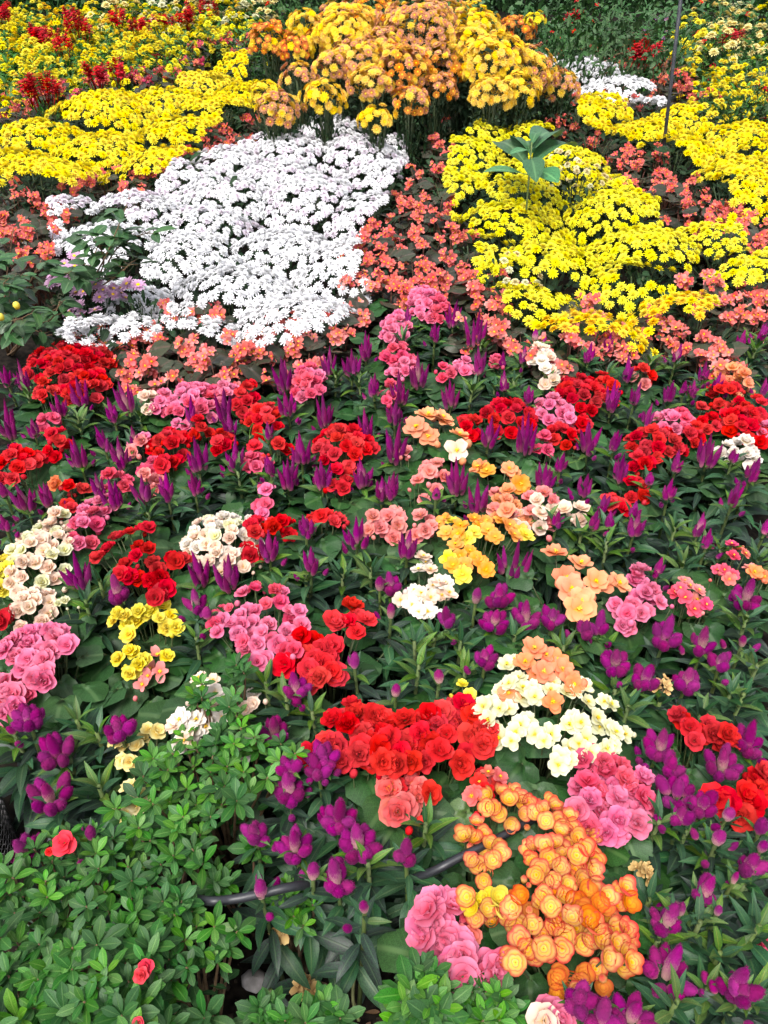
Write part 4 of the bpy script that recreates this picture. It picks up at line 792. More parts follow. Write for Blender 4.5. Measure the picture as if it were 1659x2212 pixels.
begonia(pts('F', (1290,900), (1320,930), (1360,970), (1400,930), (1420,960), (1480,960), (1270,880), (1340,990), (1500,980), (1440,1000)), ['red', 'crimson'], 'rose', .042, .28, 'small red begonia between silvery hearted celosia', 'the red begonia between silvery celosia')
begonia(pts('H', (1560,110), (1610,50), (1580,150), (1640,30), (1430,140), (1470,150), (1540,210), (1620,90)), ['red', 'scarlet'], 'rose', .050, .28, 'big red begonia blooms among silvery hearted celosia', 'the big red blooms')
begonia(pts('H', (1635,800), (1650,770), (1655,830)), ['rose'], 'rose', .040, .20, 'dusky rose begonia low among celosia leaves', None, leaves_=4)

# ------------------------------------------------------------------ bronze leaved coral begonias edging the drifts
def flower_head_mb(seed):
    random.seed(seed); xf = []
    for k in range(6):
        a = U(0, 6.28); xf.append((random.randrange(3), mat4((U(-.6, .6), U(-.6, .6), U(-.5, .5)), quat((math.cos(a) * .8, math.sin(a) * .8 - .4, .6), U(0, 6.28)), U(.8, 1.1))))
    return scatter(CORAL, xf)
CHEAD = [flower_head_mb(80 + i) for i in range(4)]
random.seed(51)
def coral(px, py, nf=26, r=.10, z=.30, cols=('coral',), near=None, nl=17, group='bronze leaved coral begonias', diam=.035):
    p, s = at(px, py, z); root = thing('wax_begonia', (p.x, p.y, 0)); sm = MB(); cols = list(cols)
    detail = p.y < 5.2
    a = U(0, 6.28)
    for k in range(nl):
        a += 2.4 + U(-.4, .4); f = k / nl; rr = r * (1.05 - .75 * f) * U(.8, 1.15); zz = .06 + (z - .06 - .012) * f + U(-.01, .02)
        q = Vector((rr * math.cos(a), rr * math.sin(a), zz)); L = U(.055, .09)
        putq(random.choice(BRZ_LEAF), 'leaf', root, q, aimq(a + U(-.6, .6), U(-.5, .5), U(-.5, .5)), L)
        tube(sm, [(q.x * .15, q.y * .15, -.02), (q.x * .6, q.y * .6, zz * .75), tuple(q)], .0022, 4)
    heads = []
    for k in range(max(3, nf // 6)):
        a = U(0, 6.28); q = r * math.sqrt(random.random()) * 1.0
        h = Vector((q * math.cos(a), q * math.sin(a), z + U(-.03, .03) - .35 * q)); heads.append(h)
        tube(sm, [(h.x * .2, h.y * .2, .0), (h.x * .7, h.y * .7, h.z * .7), tuple(h)], .0018, 4)
    if detail:
        for k in range(nf):
            h = random.choice(heads); o_ = Vector((U(-.022, .022), U(-.022, .022), U(-.024, .022)))
            put(blossom_mesh(random.choice(cols), 'coral'), 'blossom', root, h + o_ * .85, Vector((o_.x * 30 + U(-.3, .3), o_.y * 30 - .5, .7)), U(0, 6.28), diam * U(.8, 1.25))
    else:
        for h in heads: put(fmesh('coral_head', CHEAD, (random.choice(cols), 'disc')), 'blossom_cluster', root, h, (U(-.3, .3), U(-.5, .1), 1), U(0, 6.28), diam * U(.9, 1.3))
    put(sm.mesh('stems', M['bronze_stem']), 'stem', root)
    reg(root, 'bronze leaved begonia with ' + {'coral': 'coral', 'rose': 'rosy', 'salmon': 'pale salmon', 'orange': 'orange', 'red': 'red'}[cols[0]] + ' flower clusters', 'begonia', group, p)
A_ = [(945,255),(930,300),(965,330),(920,350),(895,395),(945,415),(985,455),(860,450),(905,450),(815,480),(860,505),(920,505),(975,500),(990,545),(795,530),(845,550),(900,560),(950,580),(790,590),(850,610),(900,610),(1000,600),(960,610)]
B_ = [(205,690),(250,715),(360,678),(440,672),(400,715),(310,750),(370,760),(440,745),(470,785),(420,790),(520,770),(515,735),(590,690),(620,720),(650,755),(560,740),(330,790),(270,775),(760,655),(720,690),(690,730),(600,700),(770,620),(640,790),(220,740)]
C_ = [(15,400),(60,420),(25,450),(75,460),(110,430),(60,500),(15,500),(130,460),(130,395),(190,385),(225,370),(270,390),(310,375),(335,350),(40,545),(85,540)]
D_ = [(15,195),(60,230),(20,235),(110,200),(130,175),(160,195),(200,165),(235,165),(260,150),(300,150),(330,140),(350,120),(390,115),(420,95),(455,85),(490,75),(530,80),(370,150),(310,170),(420,135),(520,105)]
E_ = [(455,305),(480,268),(515,285),(545,250),(420,325),(390,330),(480,300)]
F_ = [(1235,265),(1265,295),(1215,255),(1345,330),(1380,350),(1350,370),(1425,325),(1440,375),(1400,400),(1460,410),(1480,440),(1520,430),(1560,440),(1520,470),(1600,465),(1580,490),(1640,470),(1650,510),(1500,380),(1300,300)]
G_ = [(1060,630),(1030,690),(1085,600),(1110,670),(1095,720),(1150,715),(1265,660),(1290,680),(1180,740),(1210,770),(1250,740),(1320,735),(1420,690),(1440,720),(1510,600),(1545,625),(1570,660),(1600,640),(1640,600),(1650,650),(1610,680),(1560,740),(1530,760),(1580,770),(1490,730),(1390,745),(1045,720)]
H_ = [(1150,90),(1185,110),(1285,112),(1320,125),(1345,130),(1390,125),(1370,145),(1430,165),(1460,160),(1470,190),(1500,190),(1525,200),(1420,195),(1490,160),(1260,205),(1330,195),(1370,215),(1200,130),(1450,135)]
for k, L_ in enumerate((A_, B_, C_, D_, E_, F_, G_, H_)):
    for x, y in L_:
        c = ('coral', 'coral', 'salmon') if k in (1, 6) else ('rose', 'coral') if k == 3 else ('coral',)
        coral(x + U(-6, 6), y + U(-5, 5), nf=random.choice((20, 28, 34)), cols=c, z=.30 if k != 1 else .29)
landmark(at(930, 440, .3)[0], 'the coral column between white and yellow')
landmark(at(945, 290, .3)[0], 'the dark foot of the bronze dome'); landmark(at(800, 570, .3)[0], 'the long flank of the white drift'); landmark(at(1010, 480, .33)[0], 'the flank of the front yellow drift'); landmark(at(1560, 480, .3)[0], 'the coral begonias below the far yellow drift'); landmark(at(120, 180, .3)[0], 'the rosy strip under the salvias'); landmark(at(270, 240, .35)[0], 'the dark crack in the sunny yellow drift'); landmark(at(560, 450, .31)[0], 'the middle of the white drift'); landmark(at(1340, 600, .33)[0], 'the middle of the front yellow drift')
landmark(at(480, 280, .3)[0], 'the coral patch by the golden heads')
landmark(at(1460, 410, .3)[0], 'the coral band between the yellow drifts')
landmark(at(1600, 640, .3)[0], 'the coral corner of the yellow drift')
landmark(at(370, 740, .3)[0], 'the coral row under the white drift')
landmark(at(600, 720, .3)[0], 'the coral tuft in the white edge')
landmark(at(1250, 720, .3)[0], 'the coral edge of the yellow drift')
landmark(at(60, 440, .3)[0], 'the coral begonias by the rose shrub')
landmark(at(250, 160, .3)[0], 'the red salvias')
landmark(at(400, 110, .3)[0], 'the rosy begonia strip')
landmark(at(1460, 170, .3)[0], 'the coral clump by the small white drift')

# ------------------------------------------------------------------ azaleas: twigs ending in leaf whorls
def azalea(spots, z, label, L0=.036, young=.35, old=.3, seed=1, base=None, filler=30):
    random.seed(seed); P3 = [at(x, y, z + dz)[0] for x, y, dz in spots]; c = sum(P3, Vector()) / len(P3)
    if base: c = at(*base, 0.0)[0]
    root = thing('azalea', (c.x, c.y, 0)); tw = MB(); n = 0
    for p in P3:
        q = p - Vector((c.x, c.y, 0)); ax = Vector((q.x * 1.2 + U(-.3, .3), q.y * 1.2 + U(-.3, .3) - .15, 1)).normalized(); Q = quat(ax)
        kind = random.random(); key = 'azalea_young' if kind < young else 'azalea_old' if kind > 1 - old else 'azalea_leaf'
        sc = L0 * U(.75, 1.25); m_ = random.randint(7, 10); a = U(0, 6.28)
        for k in range(m_):
            f = k / m_; a += 2.39996
            e = aimq(a, .15 + .75 * f + U(-.15, .15), U(-.25, .25))
            putq(random.choice(AZ[key if f > .35 or key != 'azalea_young' else 'azalea_leaf']), 'leaf', root, q - ax * .010 * (1 - f), Q @ e, sc * (1.1 - .45 * f) * U(.9, 1.1)); n += 1
        tube(tw, [(q.x * .12 + U(-.01, .01), q.y * .12 + U(-.01, .01), -.01), (q.x * .55 + U(-.015, .015), q.y * .55 + U(-.015, .015), q.z * .55), tuple(q - ax * .012), tuple(q)], lambda t: .0035 - .0022 * t, 5)
    put(tw.mesh('twigs', M['twig']), 'twig', root)
    if filler:
        t = [leaf_mb(W=.4, prof=obov, tilt=.05, curl=-.5, fold=.2, nv=4, nu=2)]
        xf = []
        for k in range(filler):
            q = random.choice(P3) - Vector((c.x, c.y, 0)); a = U(0, 6.28)
            xf.append((0, mat4(q + Vector((U(-.02, .02), U(-.02, .02), -U(.025, .11))), aimq(a, U(-.3, .6), U(-.5, .5)), L0 * U(.7, 1.1))))
        put(scatter(t, xf).mesh('inner_leaves', M['azalea_old']), 'inner_leaves', root)['kind'] = 'stuff'
    tag(root, label, 'azalea', 'azalea shrubs'); return root
def spread(poly, d, seed, dz=.03):
    rr = random.Random(seed); xs_ = [p[0] for p in poly]; ys_ = [p[1] for p in poly]
    return [(x, y, rr.uniform(-dz, dz)) for x, y in poisson(in_poly(poly), (min(xs_), max(xs_), min(ys_), max(ys_)), d, rnd=rr)]
a1 = azalea(spread([(-30, 1890), (60, 1830), (130, 1790), (215, 1800), (230, 1900), (215, 2010), (130, 2040), (-30, 2010)], 33, 1), .30, 'bushy azalea with one red flower beside magenta celosia', L0=.031, seed=101)
a2 = azalea(spread([(150, 2048), (235, 2010), (320, 2010), (330, 2120), (300, 2240), (150, 2240)], 35, 2), .33, 'azalea with large paddle leaves and red buds', L0=.037, seed=102, young=.3)
a14 = azalea(spread([(-30, 2010), (130, 2045), (145, 2050), (145, 2240), (-30, 2240)], 36, 8), .33, 'azalea with the broadest grey green whorls, no flowers', L0=.040, seed=114, young=.15)
a3 = azalea(spread([(230, 1800), (330, 1780), (440, 1800), (460, 1850), (390, 1900), (430, 1960), (400, 2000), (230, 2005)], 32, 3), .29, 'dense azalea with bright whorls next to the hose end', L0=.031, seed=103)
a4 = azalea(spread([(325, 2010), (430, 1990), (520, 1990), (540, 2030), (480, 2080), (400, 2100), (370, 2230), (310, 2240)], 34, 4), .29, 'azalea with bright young tips over dark bare soil', seed=104, young=.5, L0=.032)
a5 = azalea(spread([(330, 1610), (400, 1590), (470, 1585), (560, 1600), (640, 1610), (640, 1640), (560, 1700), (500, 1760), (380, 1780), (330, 1740), (300, 1680)], 33, 5), .30, 'bright green azalea growing through the white begonia', seed=105, young=.6, L0=.032)
a6 = azalea(spread([(270, 1700), (340, 1740), (420, 1770), (400, 1810), (290, 1800), (240, 1760)], 34, 6), .27, 'low azalea patch below the wilting yellow bloom', seed=106, young=.3)
a7 = azalea(pts('E', (1020,660), (1010,720), (1050,690), (870,740), (870,800), (840,790), (1010,800), (990,840), (1020,880), (900,840), (1040,930), (930,1000), (1010,1000), (1100,970), (950,950)), .32, 'upright azalea sprigs rising among pale begonias', seed=107, young=.7, L0=.032, filler=20)
a8 = azalea(pts('H', (150,880), (210,890), (180,950), (120,960), (250,950), (90,1020), (200,1010), (260,1040), (160,1060), (60,1090), (230,1100), (120,1110)), .30, 'light green azalea in front of the pink cascade', seed=108, young=.7, L0=.042, filler=20)
a9 = azalea(pts('H', (380,970), (430,960), (480,980), (400,1030), (460,1040), (520,1000), (340,1050), (560,1060), (430,1090), (500,1090), (380,1110)), .28, 'darker azalea next to the light green one', seed=109, young=.3, L0=.036, filler=20)
a10 = azalea(pts('G', (1120,1040), (1170,1030), (1090,1080), (1150,1090), (1200,1080)), .24, 'small grey green azalea sprig over bare soil', seed=110, young=.1, L0=.036, filler=6)
a11 = azalea(pts('G', (1350,1060), (1400,1030), (1440,1060), (1390,1090), (1470,1080), (1320,1100), (1230,1090), (880,1080), (830,1100)), .24, 'low azalea sprigs next to the dried stalks', seed=111, young=.2, L0=.038, filler=6)
a12 = azalea(pts('G', (1210,560), (1250,540), (1280,590), (1230,600), (1320,560), (1350,590), (1270,640), (1310,680), (1180,590), (1240,500)), .22, 'little azalea sprig above the dried flower head', seed=112, young=.7, L0=.026, filler=8)
a13 = azalea(pts('G', (1130,330), (1100,340), (1160,350), (940,460), (980,500), (930,510)), .24, 'thin azalea sprig crossing the hose gap', seed=113, young=.4, L0=.034, filler=0)
landmark(a2.location, 'the large leaved azalea'); landmark(a5.location, 'the bright green azalea')
random.seed(61)
def red_flower(root, t, x, y, z, d):
    p = at(*tz(t, x, y), z)[0] - root.location; put(blossom_mesh('rose_azalea', 'rose'), 'blossom', root, p, (U(-.3, .3), -.5, 1), U(0, 6), d)
P('rose_azalea', (0.0, (0.45, 0.01, 0.03)), (0.4, (0.68, 0.02, 0.05)), (1.0, (0.75, 0.05, 0.08)))
red_flower(a1, 'G', 280, 325, .33, .040); red_flower(a2, 'G', 630, 860, .36, .024); red_flower(a2, 'G', 612, 895, .36, .022); red_flower(a2, 'G', 600, 1100, .36, .016); red_flower(a1, 'G', 212, 362, .31, .014)

# ------------------------------------------------------------------ rose shrub at the edge, with its long twig over the white drift
random.seed(71)
def rose_shrub(base_px, canes, label, nleaf, name='rose_shrub', size=(.05, .075), f0=.45):
    b = at(*base_px, 0)[0]; root = thing(name, b); tw = MB(); k0 = 0
    for cane in canes:
        q = [at(x, y, z)[0] - b for x, y, z in cane]; q = [Vector((U(-.02, .02), U(-.02, .02), -.02))] + q
        sm_ = []
        for i in range(len(q) - 1):
            for k in range(5):
                t = k / 5; p0 = q[max(i - 1, 0)]; p1 = q[i]; p2 = q[i + 1]; p3 = q[min(i + 2, len(q) - 1)]
                sm_.append(.5 * (2 * p1 + (p2 - p0) * t + (2 * p0 - 5 * p1 + 4 * p2 - p3) * t * t + (3 * p1 - p0 - 3 * p2 + p3) * t ** 3))
        sm_.append(q[-1]); tube(tw, sm_, lambda t: .0045 - .003 * t, 5)
        for k in range(nleaf):
            f = f0 + (1 - f0) * (k + .5) / nleaf; i = min(len(sm_) - 1, int(f * (len(sm_) - 1))); p = sm_[i]; a = U(0, 6.28)
            st = p + Vector((.03 * math.cos(a), .03 * math.sin(a), U(-.005, .015))); tube(tw, [p, st], .0012, 4)
            for m_ in range(3 if random.random() < .6 else 1):
                aa = a + (0, 1.0, -1.0)[m_]; me = random.choice(ROSE_LEAF)
                putq(me, 'leaf', root, st, aimq(aa, U(-.4, .35), U(-.5, .5)), U(*size))
    put(tw.mesh('canes', M['twig']), 'cane', root); tag(root, label, 'rose shrub', 'rose shrubs'); return root
rs = rose_shrub((20, 760), [[(20, 700, .2), (60, 620, .38), (90, 560, .48)], [(10, 660, .25), (20, 560, .42), (30, 490, .5)], [(60, 720, .2), (110, 690, .33), (130, 650, .40)], [(10, 730, .2), (30, 700, .35), (60, 680, .42)], [(0, 720, .2), (-30, 620, .45), (-20, 540, .5)], [(40, 740, .2), (20, 640, .35), (50, 590, .45)], [(50, 740, .2), (80, 710, .3), (100, 730, .3)], [(10, 700, .2), (-10, 640, .4), (20, 600, .48)]], 'green rose shrub beside the mauve daisies', 11)
rs2 = rose_shrub((215, 690), [[(190, 640, .30), (235, 540, .52), (275, 440, .64)], [(185, 640, .30), (190, 590, .46), (220, 510, .55)], [(210, 640, .30), (250, 540, .50), (325, 500, .56)], [(190, 640, .30), (160, 600, .44), (140, 590, .48)], [(200, 640, .30), (225, 560, .48), (190, 500, .56)], [(200, 640, .3), (260, 590, .45), (285, 565, .48)]], 'thin reddish rose twig arching over the white drift', 8, name='rose_twig', f0=.62, size=(.055, .085))
landmark(rs.location, 'the green rose shrub'); landmark(at(240, 520, .45)[0], 'the arching rose twig')
for x, y in ((36, 661), (2, 686)):
    p = at(x, y, .42)[0] - rs.location; put(fmesh('bud', [BUD], ('yellow',)), 'bud', rs, p, (0, -.3, 1), 0, .024)

# broad leaved shoot standing in the front yellow drift
random.seed(73)
p, s = at(1145, 345, .58); sh = thing('leafy_shoot', (p.x, p.y, 0)); mb = MB(); tube(mb, [(0, 0, -.02), (.01, .01, .3), (0, 0, .65)], lambda t: .006 - .003 * t, 6); put(mb.mesh('stem', M['celosia_stem']), 'stem', sh)
for x, y, hz in ((1062, 322, .55), (1066, 392, .52), (1182, 415, .53), (1222, 338, .56), (1128, 282, .60), (1150, 385, .59), (1112, 345, .62), (1196, 300, .62), (1160, 315, .64)):
    tip = at(x, y, hz - .03)[0] - Vector((p.x, p.y, hz)); L = min(.34, tip.length * 1.22); yw = math.atan2(tip.y, tip.x); mb = MB()
    blade(mb, 1, W=U(.36, .44), prof=lambda t: max(.05, math.sin(math.pi * (.03 + .95 * t ** 1.15)) ** .85) if t < .999 else .03, tilt=U(.25, .45), curl=U(-.95, -.55), fold=U(.18, .32), nv=9, nu=4, wav=.025, r0=.10, twist=U(-.3, .3))
    tube(mb, [(0, 0, 0), (.12, 0, .01)], .012, 5)
    putq(mb.mesh('leaf', M['shoot_leaf']), 'leaf', sh, (0, 0, hz), aimq(yw + U(-.1, .1), U(-.1, .1), U(-.25, .25)), L)
tag(sh, 'tall shoot with broad plain green leaves standing out of yellow chrysanthemums', 'plant'); landmark(p, 'the broad leaved shoot')

# ------------------------------------------------------------------ hose, stakes, net pot, litter
def smooth(q, n=8):
    q = [Vector(a) for a in q]; out = []
    for i in range(len(q) - 1):
        p0, p1, p2, p3 = q[max(i - 1, 0)], q[i], q[i + 1], q[min(i + 2, len(q) - 1)]
        for k in range(n):
            t = k / n; out.append(.5 * (2 * p1 + (p2 - p0) * t + (2 * p0 - 5 * p1 + 4 * p2 - p3) * t * t + (3 * p1 - p0 - 3 * p2 + p3) * t ** 3))
    return out + [q[-1]]
HO = [tz('G', 560, 380) + (.10,), tz('G', 640, 450) + (.13,), tz('G', 740, 530) + (.15,), tz('G', 880, 572) + (.28,), tz('G', 1000, 568) + (.285,), tz('G', 1140, 540) + (.285,), tz('G', 1300, 508) + (.27,), tz('G', 1480, 505) + (.14,), tz('H', -40, 530) + (.15,), tz('H', 190, 455) + (.24,), tz('H', 320, 390) + (.26,), tz('H', 500, 300) + (.26,), tz('H', 640, 225) + (.25,), tz('H', 800, 165) + (.18,), tz('H', 980, 100) + (.12,), tz('H', 1100, 60) + (.06,)]
hp = [at(x, y, z)[0] for x, y, z in HO]; b = hp[3].copy(); b.z = 0; mb = MB(); tube(mb, smooth([q - b for q in hp]), .0072, 10)
o = bpy.data.objects.new('garden_hose', mb.mesh('garden_hose', M['hose'])); o.location = b; COL.objects.link(o); tag(o, 'black rubber irrigation hose curving low through the plants', 'hose'); landmark(at(*tz('G', 1100, 550), .1)[0], 'the black hose')
def stake(px0, py0, px1, py1, Y, r, label):
    lo = at_y(px0, py0, Y)[0]; hi = at_y(px1, py1, Y)[0]; d = (hi - lo); lo0 = lo - d * ((lo.z + .1) / d.z); hi2 = lo + d * 1.25
    mb = MB(); b = Vector((lo0.x, lo0.y, 0)); tube(mb, [lo0 - b, hi2 - b], r, 8); ball(mb, tuple(hi2 - b), r * 1.6, r * 1.6, 8, 5)
    o = bpy.data.objects.new('garden_stake', mb.mesh('garden_stake', M['iron'])); o.location = b; COL.objects.link(o); tag(o, label, 'stake'); return b
b = stake(1436, 298, 1468, 20, 5.0, .010, 'thin dark metal stake in the yellow chrysanthemums before the small white drift'); landmark(b, 'the thin dark stake')
stake(846, 30, 843, 2, 8.6, .03, 'thick dark post behind the bronze chrysanthemum dome')
# black net pot half hidden at the edge
p, s = at(-92, 1738, .17); mb = MB(); K, n = 40, 14; R0 = .075
for i in range(n):
    for k in range(K):
        for dt in (0, 1):
            a0, a1 = 6.2832 * k / K, 6.2832 * (k + 1) / K; z0, z1 = .24 * i / n, .24 * (i + 1) / n
            if dt: a0, a1 = a1, a0
            r0, r1 = R0 * (.85 + .15 * i / n), R0 * (.85 + .15 * (i + 1) / n)
            tube(mb, [(r0 * math.cos(a0), r0 * math.sin(a0), z0), (r1 * math.cos(a1), r1 * math.sin(a1), z1)], .0011, 3)
tube(mb, [(R0 * math.cos(6.2832 * k / 24), R0 * math.sin(6.2832 * k / 24), .24) for k in range(25)], .003, 5)
root = thing('net_pot', (p.x, p.y, 0)); put(mb.mesh('net_wall', M['net']), 'net_wall', root); mb = MB(); ball(mb, (0, 0, .10), R0 * .84, .11, 16, 8, bump=.02); put(mb.mesh('soil_fill', M['soil']), 'soil_fill', root)
tag(root, 'black net plant pot standing beside silvery hearted magenta celosia', 'pot')
# stones, dried heads, stalks and fallen leaves on the bare soil
random.seed(81)
for (x, y, s_, lab) in ((1095, 900, .020, 'pale grey stone on bare soil by the celosia leaf'), ):
    p = at(*tz('G', x, y), .02)[0]; mb = MB(); ball(mb, (0, 0, .6), 1, .8, 9, 6, bump=.14); mb.v = [(a * s_ * 1.2, b_ * s_, c_ * s_) for a, b_, c_ in mb.v]
    o = bpy.data.objects.new('stone', mb.mesh('stone', M['pebble'])); o.location = (p.x, p.y, soil_z(p.x, p.y)); COL.objects.link(o); tag(o, lab, 'stone')
def dried(t, x, y, z, r, label):
    p = at(*tz(t, x, y), z)[0]; root = thing('dried_flower_head', (p.x, p.y, 0)); mb = MB(); tube(mb, [(0, 0, -.01), (.006, 0, z * .5), (0, 0, z)], .002, 5); put(mb.mesh('stem', M['twig']), 'stem', root)
    for k in range(9):
        a = U(0, 6.28); d = Vector((math.cos(a) * U(0, 1), math.sin(a) * U(0, 1), U(0, .8))); put(fmesh('coral_dry', CORAL, ('dried', 'dried')), 'dried_petal', root, Vector((0, 0, z)) + d * r * .6, d + Vector((0, 0, .3)), U(0, 6), r * U(.7, 1))
    tag(root, label, 'flower head')
dried('G', 1225, 690, .16, .034, 'browned dry flower head under the azalea sprig'); dried('G', 1330, 960, .06, .036, 'straw coloured dead flower head on the soil'); dried('H', 1120, 455, .25, .026, 'dry cream seed head next to the heaped orange begonia'); dried('F', 1205, 755, .28, .028, 'cream faded plume next to magenta celosia')
for pts_, lab in (([('G', 1250, 790), ('G', 1310, 910)], 'pale green stalk lying toward the dead flower head'), ([('G', 1545, 730), ('G', 1500, 860), ('G', 1480, 980)], 'straw coloured bent stalk by the long dark leaf'), ([('G', 1530, 900), ('G', 1525, 1000), ('G', 1550, 1090)], 'dry root like stalk curling on the soil'), ([('G', 1505, 680), ('G', 1480, 830)], 'thin olive stalk above the dry stalks')):
    q = [at(*tz(*a), .02 + .07 * (1 - i / (len(pts_) - 1)))[0] for i, a in enumerate(pts_)]; b = Vector((q[0].x, q[0].y, 0)); mb = MB(); tube(mb, smooth([a - b for a in q], 6), .0032, 6)
    o = bpy.data.objects.new('fallen_stalk', mb.mesh('fallen_stalk', M['olive_leaf'])); o.location = b; COL.objects.link(o); tag(o, lab, 'stalk')
LL = MB(); blade(LL, 1, W=.30, prof=lance, tilt=.12, curl=-.4, fold=.25, nv=7, nu=2)
def litter(t, x, y, L, mat, lab, yaw=None, z=.012):
    p = at(*tz(t, x, y), .02)[0]; me = LL.mesh('fallen_leaf', M[mat]); o = bpy.data.objects.new('fallen_leaf', me); COL.objects.link(o)
    o.location = (p.x, p.y, soil_z(p.x, p.y) + z); o.rotation_euler = aimq(U(0, 6.28) if yaw is None else yaw, U(-.05, .1), U(-.3, .3)).to_euler(); o.scale = (L, L, L); tag(o, lab, 'leaf', 'fallen leaves on the bare soil')
litter('H', 10, 862, .035, 'begonia_light', 'small bright green leaf lying flat on bare soil', .2)
for t, x, y, m_ in (('G', 1640, 1040, 'dead_leaf'), ('G', 1600, 1090, 'dead_leaf'), ('G', 1430, 880, 'dead_leaf'), ('G', 1610, 850, 'olive_leaf'), ('G', 1620, 760, 'dead_leaf'), ('E', 770, 810, 'dead_leaf'), ('G', 1420, 930, 'dead_leaf'), ('G', 960, 930, 'dead_leaf'), ('H', 60, 830, 'olive_leaf'), ('H', 660, 1040, 'dead_leaf'), ('E', 400, 700, 'dead_leaf'), ('E', 720, 700, 'dead_leaf')):
    litter(t, x, y, U(.018, .034), m_, 'curled brown leaf scrap on the bare soil' if m_ == 'dead_leaf' else 'olive leaf scrap on the bare soil')
# large single celosia leaves low over the soil
def low_plant(t, x, y, leaves_, label):
    p = at(*tz(t, x, y), .05)[0]; root = thing('celosia_seedling', (p.x, p.y, 0)); mb = MB(); tube(mb, [(0, 0, -.02), (0, 0, .06)], .004, 6); put(mb.mesh('stem', M['celosia_stem']), 'stem', root)
    for a, L, tl in leaves_: putq(random.choice(CEL_LEAF), 'leaf', root, (0, 0, U(.03, .06)), aimq(a, tl, U(-.2, .2)), L)
    tag(root, label, 'celosia', 'leafy celosia plants without plumes')
low_plant('G', 1250, 800, [(3.3, .09, .2), (2.4, .06, .5), (4.2, .10, .1), (.3, .08, .3), (5.2, .07, .2), (1.2, .06, .6)], 'low dark celosia leaves beside the pale stone')
low_plant('G', 1420, 730, [(4.9, .12, .1), (4.4, .10, .0), (.5, .08, .4), (2.6, .09, .3), (1.4, .07, .6), (5.6, .09, .2)], 'low dark celosia leaves over the straw stalks')
low_plant('G', 1580, 720, [(4.7, .11, -.1), (4.2, .09, .2), (.3, .08, .3), (1.8, .08, .5), (3.0, .08, .2), (5.5, .09, .1)], 'drooping dark celosia leaves beside the pink cascade')
low_plant('G', 1170, 970, [(.1, .09, .1), (.6, .06, .3), (5.6, .06, .2)], 'single flat celosia leaf rosette on the soil')
low_plant('E', 330, 880, [(1.9, .15, .45), (.5, .15, .35), (3.0, .11, .3), (1.2, .13, .6), (5.0, .10, .1), (4.0, .10, .2)], 'celosia with long broad dark leaves beside the pink cascade')

# ------------------------------------------------------------------ beds behind
random.seed(91)
def leafball_mb(seed, n, L, prof=oval, W=.5, sx=1.0, sz=1.0):
    random.seed(seed); t = [leaf_mb(W=W * U(.8, 1.1), prof=prof, tilt=.1, curl=-.6, fold=.25, nv=3, nu=2) for _ in range(3)]; xf = []
    for k in range(n):
        a = U(0, 6.28); ph = math.acos(U(-.1, 1)); r = U(.55, 1.05) * (1 + .25 * math.sin(3 * a + seed) * math.sin(ph))
        p = (r * math.sin(ph) * math.cos(a), r * math.sin(ph) * math.sin(a), max(.02, r * math.cos(ph)))
        xf.append((random.randrange(3), mat4((p[0] * sx, p[1] * sx, p[2] * sz), aimq(a + U(-1, 1), U(-.3, 1.0), U(-.8, .8)), L * U(.6, 1.3))))
    return scatter(t, xf)
MAR = [leafball_mb(110 + i, 230, .055, lance, .34, .17, .34).mesh('marigold_foliage', M['marigold_leaf']) for i in range(3)]
HED = [leafball_mb(120 + i, 520, .15).mesh('shrub_foliage', M['hedge_leaf']) for i in range(3)]
HED2 = [leafball_mb(130 + i, 300, .16, lance, .35).mesh('shrub_foliage', M['marigold_leaf']) for i in range(2)]
def blossom_set(n, seed, tm=POM, d=.2):
    random.seed(seed); xf = []
    for k in range(n):
        a = U(0, 6.28); ph = math.acos(U(.15, 1)); q = Vector((math.sin(ph) * math.cos(a), math.sin(ph) * math.sin(a), math.cos(ph) * 1.08)); xf.append((random.randrange(3), mat4(Vector((q.x * .17, q.y * .17, q.z * .36)) * U(.95, 1.1), quat(q + Vector((0, -.2, .6)), U(0, 6)), d * U(.8, 1.2))))
    return scatter(tm, xf)
MF = {c: [blossom_set(34, 140 + i, d=.060).mesh('marigold_blossoms', [M[c], M['disc']]) for i in range(3)] for c in ('mumyellow', 'mumamber', 'mumlemon', 'paleyellow', 'cream')}
random.seed(92)
def stems_for(root, r, h, mat='mum_stem', n=5):
    mb = MB()
    for k in range(n):
        a = U(0, 6.28); tube(mb, [(0, 0, -.03), (r * .3 * math.cos(a), r * .3 * math.sin(a), h * .5), (r * .7 * math.cos(a), r * .7 * math.sin(a), h * .6)], .006, 4)
    put(mb.mesh('stems', M[mat]), 'stem', root)
def marigold(px, py, col, r=.17, z=.36, phrase='yellow marigold in bright green leaves', n='marigold'):
    p, s = at(px, py, z); root = thing(n, (p.x, p.y, 0)); stems_for(root, r, z)
    put(random.choice(MAR), 'foliage', root, (0, 0, 0), (0, 0, 1), U(0, 6), (r / .17, r / .17, z / .36))['kind'] = 'stuff'
    if col: put(random.choice(MF[col]), 'blossoms', root, (0, 0, 0), (0, 0, 1), U(0, 6), (r / .17, r / .17, z / .36))['kind'] = 'stuff'
    reg(root, phrase, 'marigold', 'marigolds in the beds behind', p)
